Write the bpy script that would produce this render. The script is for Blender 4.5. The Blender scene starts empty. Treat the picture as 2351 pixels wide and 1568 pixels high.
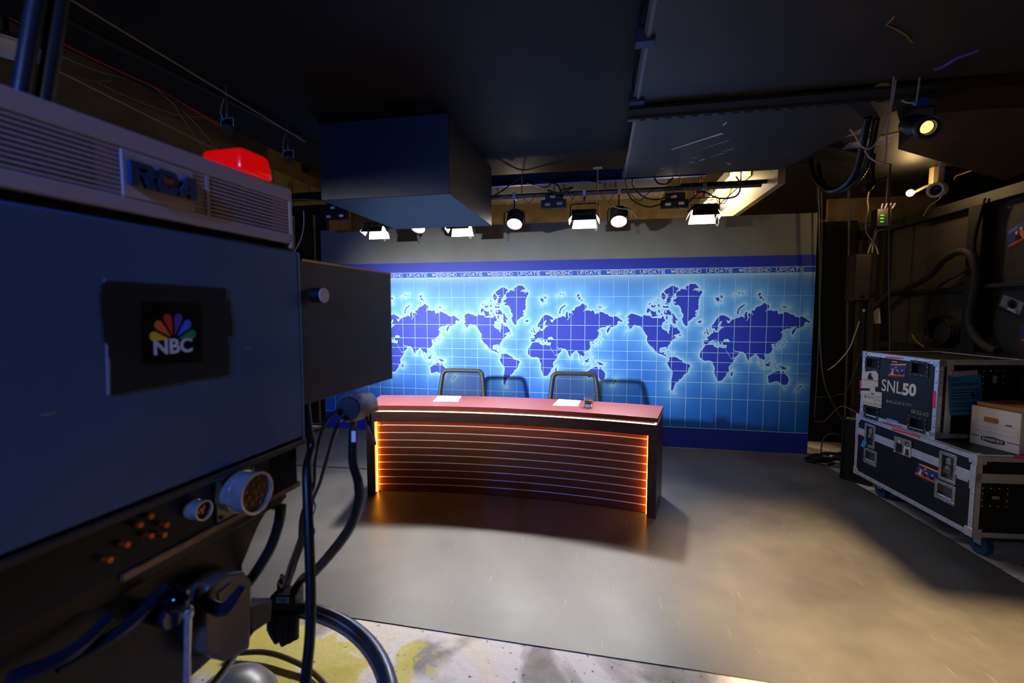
import bpy, bmesh, math, random
import numpy as np
from mathutils import Vector, Matrix
from mathutils.geometry import tessellate_polygon
random.seed(7)
SC = bpy.context.scene
COL = SC.collection

# ------------------------------------------------------------------ camera
W_, H_, F_ = 2351, 1568, 1045.0
CAM = np.array([0, 0, 1.52]); YAW = math.radians(11.1); PIT = math.radians(4.0)
FW = np.array([-math.sin(YAW)*math.cos(PIT), math.cos(YAW)*math.cos(PIT), -math.sin(PIT)])
RT = np.array([math.cos(YAW), math.sin(YAW), 0.0]); UPV = np.cross(RT, FW)
cd = bpy.data.cameras.new('camera'); cam = bpy.data.objects.new('camera', cd); COL.objects.link(cam)
cd.sensor_width = 36; cd.lens = 36*F_/W_; cd.clip_start = 0.02
cam.location = CAM; cam.rotation_euler = (math.pi/2-PIT, 0, YAW)
cd.dof.use_dof = True; cd.dof.focus_distance = 3.9; cd.dof.aperture_fstop = 2.8
SC.camera = cam
# ------------------------------------------------------------------ world, exposure
w = bpy.data.worlds.new('world'); SC.world = w; w.use_nodes = True
w.node_tree.nodes['Background'].inputs[0].default_value = (0.25, 0.3, 0.45, 1)
w.node_tree.nodes['Background'].inputs[1].default_value = 0.0
SC.view_settings.view_transform = 'Standard'; SC.view_settings.look = 'None'
SC.view_settings.exposure = 0.0; SC.view_settings.gamma = 1.0
try: SC.view_settings.use_curve_mapping = False
except Exception: pass
# light powers
PW_FILL = 10.0
PW_PANEL, PW_ROUND = 6.0, 13.0
PW_WARM, PW_BLUE, PW_FRONT = 1500.0, 260.0, 2100.0

# ------------------------------------------------------------------ pixel helpers
def ray(x, y): return FW + RT*(x-W_/2)/F_ - UPV*(y-H_/2)/F_
def onz(x, y, z): d = ray(x, y); return CAM + d*(z-CAM[2])/d[2]
def ony(x, y, Y): d = ray(x, y); return CAM + d*Y/d[1]
def onx(x, y, X): d = ray(x, y); return CAM + d*X/d[0]
def onp(x, y, p, n):
    d = ray(x, y); n = np.array(n, float); return CAM + d*(np.dot(np.array(p)-CAM, n)/np.dot(d, n))
def crop(ox, oy, s): return lambda x, y: (ox+x/s, oy+y/s)

# ------------------------------------------------------------------ materials
def lin(c): return tuple((v/12.92 if v <= .04045 else ((v+.055)/1.055)**2.4) for v in [x/255 for x in c])
MATS = {}
def mat(name, c, rough=.5, metal=0., noise=0., nscale=8., bump=0., bscale=60., emit=None, estr=0., alpha=1., trans=0., ior=1.45, coat=0., spec=.5, raw=False):
    if name in MATS: return MATS[name]
    m = bpy.data.materials.new(name); m.use_nodes = True; nt = m.node_tree; b = nt.nodes['Principled BSDF']
    col = c if raw else lin(c)
    b.inputs['Base Color'].default_value = (*col, 1); b.inputs['Roughness'].default_value = rough; b.inputs['Metallic'].default_value = metal
    b.inputs['Specular IOR Level'].default_value = spec
    b.inputs['Coat Weight'].default_value = coat
    b.inputs['Transmission Weight'].default_value = trans; b.inputs['IOR'].default_value = ior
    b.inputs['Alpha'].default_value = alpha
    tc = nt.nodes.new('ShaderNodeTexCoord')
    if noise > 0:
        n = nt.nodes.new('ShaderNodeTexNoise'); n.inputs['Scale'].default_value = nscale; n.inputs['Detail'].default_value = 8
        nt.links.new(tc.outputs['Object'], n.inputs['Vector'])
        r = nt.nodes.new('ShaderNodeValToRGB'); r.color_ramp.elements[0].position = .3; r.color_ramp.elements[1].position = .75
        r.color_ramp.elements[0].color = (*[v*(1-noise) for v in col], 1); r.color_ramp.elements[1].color = (*[min(1, v*(1+noise)) for v in col], 1)
        nt.links.new(n.outputs['Fac'], r.inputs['Fac']); nt.links.new(r.outputs['Color'], b.inputs['Base Color'])
    if bump > 0:
        n2 = nt.nodes.new('ShaderNodeTexNoise'); n2.inputs['Scale'].default_value = bscale; n2.inputs['Detail'].default_value = 6
        nt.links.new(tc.outputs['Object'], n2.inputs['Vector'])
        bp = nt.nodes.new('ShaderNodeBump'); bp.inputs['Strength'].default_value = bump; bp.inputs['Distance'].default_value = .01
        nt.links.new(n2.outputs['Fac'], bp.inputs['Height']); nt.links.new(bp.outputs['Normal'], b.inputs['Normal'])
    if emit is not None:
        b.inputs['Emission Color'].default_value = (*lin(emit), 1); b.inputs['Emission Strength'].default_value = estr
    MATS[name] = m
    return m
def nodes_of(m): return m.node_tree, m.node_tree.nodes['Principled BSDF']

BLACK = mat('black_paint', (16, 16, 17), .55, noise=.3, nscale=5)
BLACKM = mat('matte_black', (11, 11, 12), .8)
RUBBER = mat('black_rubber', (13, 13, 15), .42)
GREYP = mat('charcoal_paint', (46, 46, 48), .6, noise=.25, nscale=3)
ALU = mat('aluminium', (222, 223, 232), .36, .55, noise=.12, nscale=30)
STEEL = mat('zinc_steel', (190, 192, 190), .3, .7, noise=.25, nscale=40)
CHROME = mat('polished_steel', (205, 205, 210), .16, 1.)
WHITE = mat('white_paper', (232, 232, 234), .8)
PAPER = mat('printer_paper', (245, 245, 242), .85)
INK = mat('black_ink', (18, 18, 20), .8)
PINK = mat('pink_tape', (255, 50, 120), .7)
REDT = mat('red_tape', (240, 45, 45), .7)

# ------------------------------------------------------------------ mesh helpers
class MB:
    def __init__(s, fr=None): s.v = []; s.f = []; s.fr = fr
    def add(s, vs, fs):
        b = len(s.v); s.v += [tuple(s.fr(p)) if s.fr else tuple(map(float, p)) for p in vs]; s.f += [[i+b for i in f] for f in fs]; return s
    def box(s, x0, x1, y0, y1, z0, z1):
        return s.add([(x0,y0,z0),(x1,y0,z0),(x1,y1,z0),(x0,y1,z0),(x0,y0,z1),(x1,y0,z1),(x1,y1,z1),(x0,y1,z1)],
                     [(0,3,2,1),(4,5,6,7),(0,1,5,4),(1,2,6,5),(2,3,7,6),(3,0,4,7)])
    def prism(s, poly, h0, h1):
        n = len(poly); return s.add([(x,y,h0) for x,y in poly]+[(x,y,h1) for x,y in poly],
            [list(range(n))[::-1], list(range(n,2*n))]+[(i,(i+1)%n,n+(i+1)%n,n+i) for i in range(n)])
    def prism_xz(s, poly, h0, h1):   # poly in x,z extruded along y
        n = len(poly); return s.add([(x,h0,z) for x,z in poly]+[(x,h1,z) for x,z in poly],
            [list(range(n))[::-1], list(range(n,2*n))]+[(i,(i+1)%n,n+(i+1)%n,n+i) for i in range(n)])
    def ring(s, c, ax, r, n):
        ax = np.array(ax, float); ax /= np.linalg.norm(ax); t = np.array([0,0,1.]) if abs(ax[2]) < .9 else np.array([1.,0,0])
        u = np.cross(ax, t); u /= np.linalg.norm(u); v = np.cross(ax, u)
        return [np.array(c)+r*(u*math.cos(2*math.pi*i/n)+v*math.sin(2*math.pi*i/n)) for i in range(n)]
    def cyl(s, p0, p1, r0, r1=None, n=20, caps=True):
        r1 = r0 if r1 is None else r1; ax = np.array(p1, float)-np.array(p0, float)
        vs = s.ring(p0, ax, r0, n)+s.ring(p1, ax, r1, n)
        fs = [(i,(i+1)%n,n+(i+1)%n,n+i) for i in range(n)]
        if caps: fs += [list(range(n))[::-1], list(range(n,2*n))]
        return s.add(vs, fs)
    def lathe(s, prof, c, ax, n=28, close=False):   # prof list of (r, h)
        ax = np.array(ax, float); ax /= np.linalg.norm(ax); vs = []; c = np.array(c, float)
        for r, h in prof: vs += s.ring(c+ax*h, ax, max(r, 1e-5), n)
        m = len(prof); fs = [(k*n+i, k*n+(i+1)%n, (k+1)*n+(i+1)%n, (k+1)*n+i) for k in range(m-1) for i in range(n)]
        if close: fs += [((m-1)*n+i, (m-1)*n+(i+1)%n, (i+1)%n, i) for i in range(n)]
        else: fs += [list(range(n))[::-1], list(range((m-1)*n, m*n))]
        return s.add(vs, fs)
    def sphere(s, c, r, n=10, m=6, sq=(1,1,1)):
        vs = [(c[0],c[1],c[2]+r*sq[2])]; 
        for j in range(1, m):
            t = math.pi*j/m
            for i in range(n):
                p = 2*math.pi*i/n; vs.append((c[0]+r*sq[0]*math.sin(t)*math.cos(p), c[1]+r*sq[1]*math.sin(t)*math.sin(p), c[2]+r*sq[2]*math.cos(t)))
        vs.append((c[0],c[1],c[2]-r*sq[2])); L = len(vs)-1
        fs = [(0,1+i,1+(i+1)%n) for i in range(n)]+[(L,1+(m-2)*n+(i+1)%n,1+(m-2)*n+i) for i in range(n)]
        fs += [(1+j*n+i,1+(j+1)*n+i,1+(j+1)*n+(i+1)%n,1+j*n+(i+1)%n) for j in range(m-2) for i in range(n)]
        return s.add(vs, fs)
    def tube(s, pts, r, n=10, closed=False, sub=0):
        P = [np.array(p, float) for p in pts]
        if sub: P = spline(P, sub, closed)
        m = len(P); rr = r if hasattr(r, '__len__') else [r]*m
        if len(rr) != m: rr = list(np.interp(np.linspace(0,1,m), np.linspace(0,1,len(rr)), rr))
        vs = []; prev = None
        for k in range(m):
            a = P[(k-1) % m] if (k > 0 or closed) else P[k]; b = P[(k+1) % m] if (k < m-1 or closed) else P[k]
            t = b-a; t /= (np.linalg.norm(t)+1e-12)
            if prev is None:
                u = np.cross(t, [0,0,1.]); 
                if np.linalg.norm(u) < .05: u = np.cross(t, [1.,0,0])
            else: u = prev-t*np.dot(prev, t)
            u /= np.linalg.norm(u); prev = u; v = np.cross(t, u)
            vs += [P[k]+rr[k]*(u*math.cos(2*math.pi*i/n)+v*math.sin(2*math.pi*i/n)) for i in range(n)]
        mm = m if closed else m-1
        fs = [(k*n+i, k*n+(i+1)%n, ((k+1)%m)*n+(i+1)%n, ((k+1)%m)*n+i) for k in range(mm) for i in range(n)]
        if not closed: fs += [list(range(n))[::-1], list(range((m-1)*n, m*n))]
        return s.add(vs, fs)
    def quad(s, a, b, c, d): return s.add([a,b,c,d], [(0,1,2,3)])
    def tri2d(s, poly, h=0.0):
        vs = [(x,y,h) for x,y in poly]; fs = tessellate_polygon([[Vector((x,y,0)) for x,y in poly]])
        return s.add(vs, [list(f) for f in fs])

def spline(P, sub, closed=False):
    out = []; m = len(P)
    rng = range(m) if closed else range(m-1)
    for k in rng:
        p0 = P[(k-1)%m] if (k > 0 or closed) else P[k]; p1 = P[k]; p2 = P[(k+1)%m]; p3 = P[(k+2)%m] if (k < m-2 or closed) else P[(k+1)%m]
        for j in range(sub):
            t = j/sub; out.append(.5*((2*p1)+(-p0+p2)*t+(2*p0-5*p1+4*p2-p3)*t*t+(-p0+3*p1-3*p2+p3)*t**3))
    if not closed: out.append(P[-1])
    return out

ORG = {}
def props(o, label=None, cat=None, group=None, kind=None):
    if label: o['label'] = label
    if cat: o['category'] = cat
    if group: o['group'] = group
    if kind: o['kind'] = kind
    return o
def empty(name, loc, label=None, cat=None, group=None, kind=None):
    o = bpy.data.objects.new(name, None); o.empty_display_size = .05; COL.objects.link(o); o.location = tuple(map(float, loc))
    ORG[o.name] = np.array(loc, float); return props(o, label, cat, group, kind)
def build(mb, name, m, parent=None, loc=None, bevel=0, smooth=False, label=None, cat=None, group=None, kind=None, seg=2):
    if parent is not None: org = ORG[parent.name]
    else:
        V = np.array(mb.v)
        org = np.array(loc, float) if loc is not None else np.array([(V[:,0].min()+V[:,0].max())/2, (V[:,1].min()+V[:,1].max())/2, V[:,2].min()])
    me = bpy.data.meshes.new(name); me.from_pydata([tuple(np.array(v)-org) for v in mb.v], [], mb.f); me.validate(); me.update()
    bm = bmesh.new(); bm.from_mesh(me); bmesh.ops.recalc_face_normals(bm, faces=bm.faces); bm.to_mesh(me); bm.free()
    if smooth:
        me.polygons.foreach_set('use_smooth', [True]*len(me.polygons)); me.set_sharp_from_angle(angle=math.radians(38))
    me.materials.append(m)
    o = bpy.data.objects.new(name, me); COL.objects.link(o)
    if parent is not None: o.parent = parent
    else: o.location = tuple(org)
    ORG[o.name] = org
    if bevel:
        b = o.modifiers.new('bevel', 'BEVEL'); b.width = bevel; b.segments = seg; b.limit_method = 'ANGLE'; b.angle_limit = math.radians(40)
        me.polygons.foreach_set('use_smooth', [True]*len(me.polygons)); me.set_sharp_from_angle(angle=math.radians(38))
    return props(o, label, cat, group, kind)
def copy_tree(o, parent=None, loc=None):
    c = o.copy(); COL.objects.link(c); c.parent = parent
    if loc is not None: c.location = tuple(map(float, loc))
    for ch in list(o.children): copy_tree(ch, c)
    return c
def frame(O, ex, ey, ez):
    O, ex, ey, ez = [np.array(q, float) for q in (O, ex, ey, ez)]
    f = lambda p: O+ex*p[0]+ey*p[1]+ez*p[2]
    f.O, f.ex, f.ey, f.ez = O, ex, ey, ez; return f
def sub(fr, p, ex=(1,0,0), ey=(0,1,0), ez=(0,0,1)):   # frame nested in frame
    d = lambda q: fr.ex*q[0]+fr.ey*q[1]+fr.ez*q[2]
    return frame(fr(p), d(ex), d(ey), d(ez))
TXT = {}
def text2d(body, bold=0.):
    k = (body, bold)
    if k not in TXT:
        cu = bpy.data.curves.new('t', 'FONT'); cu.body = body; cu.size = 1; cu.offset = bold; cu.resolution_u = 4; cu.fill_mode = 'FRONT'
        ob = bpy.data.objects.new('t', cu); COL.objects.link(ob)
        dg = bpy.context.evaluated_depsgraph_get(); me = bpy.data.meshes.new_from_object(ob.evaluated_get(dg))
        vs = np.array([v.co[:2] for v in me.vertices]); fs = [list(p.vertices) for p in me.polygons]
        bpy.data.objects.remove(ob); bpy.data.meshes.remove(me); bpy.data.curves.remove(cu)
        vs -= vs.min(0); vs /= vs.max(0); TXT[k] = (vs, fs)
    return TXT[k]
def text(fr, body, x, y, w, h, name, m, parent, bold=0., hgt=.0006):   # on frame's local xy plane
    vs, fs = text2d(body, bold)
    return build(MB(fr).add([(x+a*w, y+b*h, hgt) for a, b in vs], fs), name, m, parent)
def lamp(name, kind, parent, loc, direction, energy, color, **kw):
    d = bpy.data.lights.new(name, kind); d.energy = energy; d.color = color
    for k, v in kw.items(): setattr(d, k, v)
    o = bpy.data.objects.new(name, d); COL.objects.link(o)
    if parent is not None: o.parent = parent
    o.location = tuple(map(float, np.array(loc)-(ORG[parent.name] if parent is not None else 0)))
    o.rotation_euler = Vector(tuple(map(float, direction))).to_track_quat('-Z', 'Y').to_euler(); return o
def cable(name, pts, r, m, label, cat='cable', group=None, sub=8, n=8):
    return build(MB().tube(pts, r, n, sub=sub), name, m, smooth=True, label=label, cat=cat, group=group)

# ================================================================== THE SETTING
def floor_material():
    m = mat('worn_concrete', (150, 143, 138), .75, bump=.35, bscale=25); nt, b = nodes_of(m); N, L = nt.nodes, nt.links
    tc = N.new('ShaderNodeTexCoord')
    def noise(s, det=8, dist=0.):
        n = N.new('ShaderNodeTexNoise'); n.inputs['Scale'].default_value = s; n.inputs['Detail'].default_value = det; n.inputs['Distortion'].default_value = dist
        L.new(tc.outputs['Object'], n.inputs['Vector']); return n.outputs['Fac']
    def ramp(i, p0, p1):
        r = N.new('ShaderNodeMapRange'); r.inputs[1].default_value = p0; r.inputs[2].default_value = p1; L.new(i, r.inputs[0]); return r.outputs[0]
    def mix(f, a, c):
        x = N.new('ShaderNodeMix'); x.data_type = 'RGBA'; L.new(f, x.inputs[0])
        for s_, v in ((6, a), (7, c)):
            if isinstance(v, tuple): x.inputs[s_].default_value = (*lin(v), 1)
            else: L.new(v, x.inputs[s_])
        return x.outputs[2]
    base = mix(ramp(noise(9), .35, .7), (126, 117, 112), (156, 147, 142))
    white = mix(ramp(noise(1.7, 9, .6), .47, .54), base, (208, 199, 196))
    # yellow paint in a patch near the pedestal
    sx = N.new('ShaderNodeSeparateXYZ'); L.new(tc.outputs['Object'], sx.inputs[0])
    def math_(op, a, c):
        q = N.new('ShaderNodeMath'); q.operation = op
        for k, v in enumerate((a, c)):
            if isinstance(v, (int, float)): q.inputs[k].default_value = v
            else: L.new(v, q.inputs[k])
        return q.outputs[0]
    dx = math_('DIVIDE', math_('ADD', sx.outputs[0], 1.42), .62); dy = math_('DIVIDE', math_('SUBTRACT', sx.outputs[1], 1.70), .17)
    rr = math_('ADD', math_('MULTIPLY', dx, dx), math_('MULTIPLY', dy, dy))
    rr = math_('ADD', rr, math_('MULTIPLY', math_('SUBTRACT', noise(6, 10, 1.2), .5), 7.0))
    yel = mix(math_('MULTIPLY', ramp(rr, 1.2, .6), .8), white, (196, 182, 66))
    spots = mix(ramp(noise(38, 3), .66, .7), yel, (96, 90, 88))
    L.new(spots, b.inputs['Base Color']); return m
build(MB().box(-4.4, 5, -2.5, 8, -.1, 0), 'floor', floor_material(), loc=(0, 0, 0), kind='structure')

def mat_vinyl():
    m = mat('grey_vinyl', (74, 72, 72), .42, bump=.08, bscale=9); nt, b = nodes_of(m); N, L = nt.nodes, nt.links
    tc = N.new('ShaderNodeTexCoord')
    n = N.new('ShaderNodeTexNoise'); n.inputs['Scale'].default_value = 1.6; n.inputs['Detail'].default_value = 10; n.inputs['Roughness'].default_value = .65
    L.new(tc.outputs['Object'], n.inputs['Vector'])
    r = N.new('ShaderNodeValToRGB'); r.color_ramp.elements[0].position = .35; r.color_ramp.elements[1].position = .7
    r.color_ramp.elements[0].color = (*lin((72, 69, 68)), 1); r.color_ramp.elements[1].color = (*lin((92, 88, 85)), 1)
    L.new(n.outputs['Fac'], r.inputs['Fac'])
    mp = N.new('ShaderNodeMapping'); mp.inputs['Rotation'].default_value = (0, 0, .5); mp.inputs['Scale'].default_value = (26, 2.2, 1); L.new(tc.outputs['Object'], mp.inputs['Vector'])
    s = N.new('ShaderNodeTexNoise'); s.inputs['Scale'].default_value = 2.2; s.inputs['Detail'].default_value = 6; L.new(mp.outputs[0], s.inputs['Vector'])
    sr = N.new('ShaderNodeMapRange'); sr.inputs[1].default_value = .66; sr.inputs[2].default_value = .8; L.new(s.outputs['Fac'], sr.inputs[0])
    x = N.new('ShaderNodeMix'); x.data_type = 'RGBA'; L.new(sr.outputs[0], x.inputs[0]); L.new(r.outputs['Color'], x.inputs[6]); x.inputs[7].default_value = (*lin((118, 114, 110)), 1)
    L.new(x.outputs[2], b.inputs['Base Color'])
    rr = N.new('ShaderNodeMapRange'); rr.inputs[1].default_value = .3; rr.inputs[2].default_value = .75; rr.inputs[3].default_value = .36; rr.inputs[4].default_value = .55
    L.new(n.outputs['Fac'], rr.inputs[0]); L.new(rr.outputs[0], b.inputs['Roughness']); return m
VINYL = mat_vinyl()
build(MB().prism([(-4.0, 1.99), (-1.6, 1.96), (.4, 1.935), (2.42, 1.87), (2.326, 2.93), (2.16, 4.97), (2.14, 5.18), (-4.0, 5.18)], .0, .004), 'stage_mat', VINYL, loc=(-.8, 3.4, 0),
      label='scuffed dark grey vinyl sheet laid on the floor under the anchor desk', cat='floor mat')
build(MB().tube([(-4, 3.86, .0065), (-2.7, 3.864, .0065), (-2.16, 3.899, .0065), (-1.93, 3.93, .0065)], .0035, 6), 'floor_cable', RUBBER, smooth=True,
      label='thin dark cable running flat over the vinyl to the desk', cat='cable')

# backdrop wall (grey scenery flat)
GW = mat('grey_flat_paint', (122, 124, 119), .62, noise=.14, nscale=2.5)
BX0, BX1, BY = -3.46, 2.14, 5.2
wb = build(MB().box(BX0, BX1, BY+.002, BY+.09, .0, 2.5), 'wall_back', GW, loc=(-.66, 5.2, 0), kind='structure')
# far wall, left wall, right wall, upper ceiling
STUCCO = mat('ochre_stucco', (150, 126, 84), .7, noise=.3, nscale=6, bump=.7, bscale=30)
BEIGE = mat('beige_plaster', (112, 94, 62), .8, noise=.25, nscale=3, bump=.2)
wf = build(MB().box(-4.4, 5, 7.2, 7.3, 0, 4.4), 'wall_far', STUCCO, loc=(0, 7.2, 0), kind='structure')
wl = build(MB().box(-4.3, -4.2, -2.5, 7.2, 0, 4.4), 'wall_left', BEIGE, loc=(-4.2, 2, 0), kind='structure')
build(MB().box(4.6, 4.7, -2.5, 7.2, 0, 4.4), 'wall_outer', BLACKM, loc=(4.6, 2, 0), kind='structure')
build(MB().box(-4.4, 5, -2.6, -2.5, 0, 4.4), 'wall_front', BLACKM, loc=(0, -2.5, 0), kind='structure')
build(MB().box(-4.4, 5, -2.6, 7.3, 4.4, 4.5), 'ceiling', BLACKM, loc=(0, 2, 4.4), kind='structure')
CEILB = mat('black_ceiling_paint', (9, 8, 9), .6, spec=.25, noise=.4, nscale=2.2, bump=.25, bscale=14)
build(MB().box(-2.2, 1.5, -2.5, 4.5, 2.85, 3.1), 'ceiling_soffit', CEILB, loc=(-.3, 1, 2.85), kind='structure')
build(MB().box(1.5, 4.6, -2.5, 7.2, 2.78, 3.1), 'ceiling_low', BLACK, loc=(3, 2, 2.78), kind='structure')
build(MB().box(1.5, 1.56, 4.45, 7.2, 2.62, 2.78), 'trim_1', mat('cream_trim', (176, 158, 118), .6), loc=(1.53, 5.6, 2.62), kind='structure')

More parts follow.
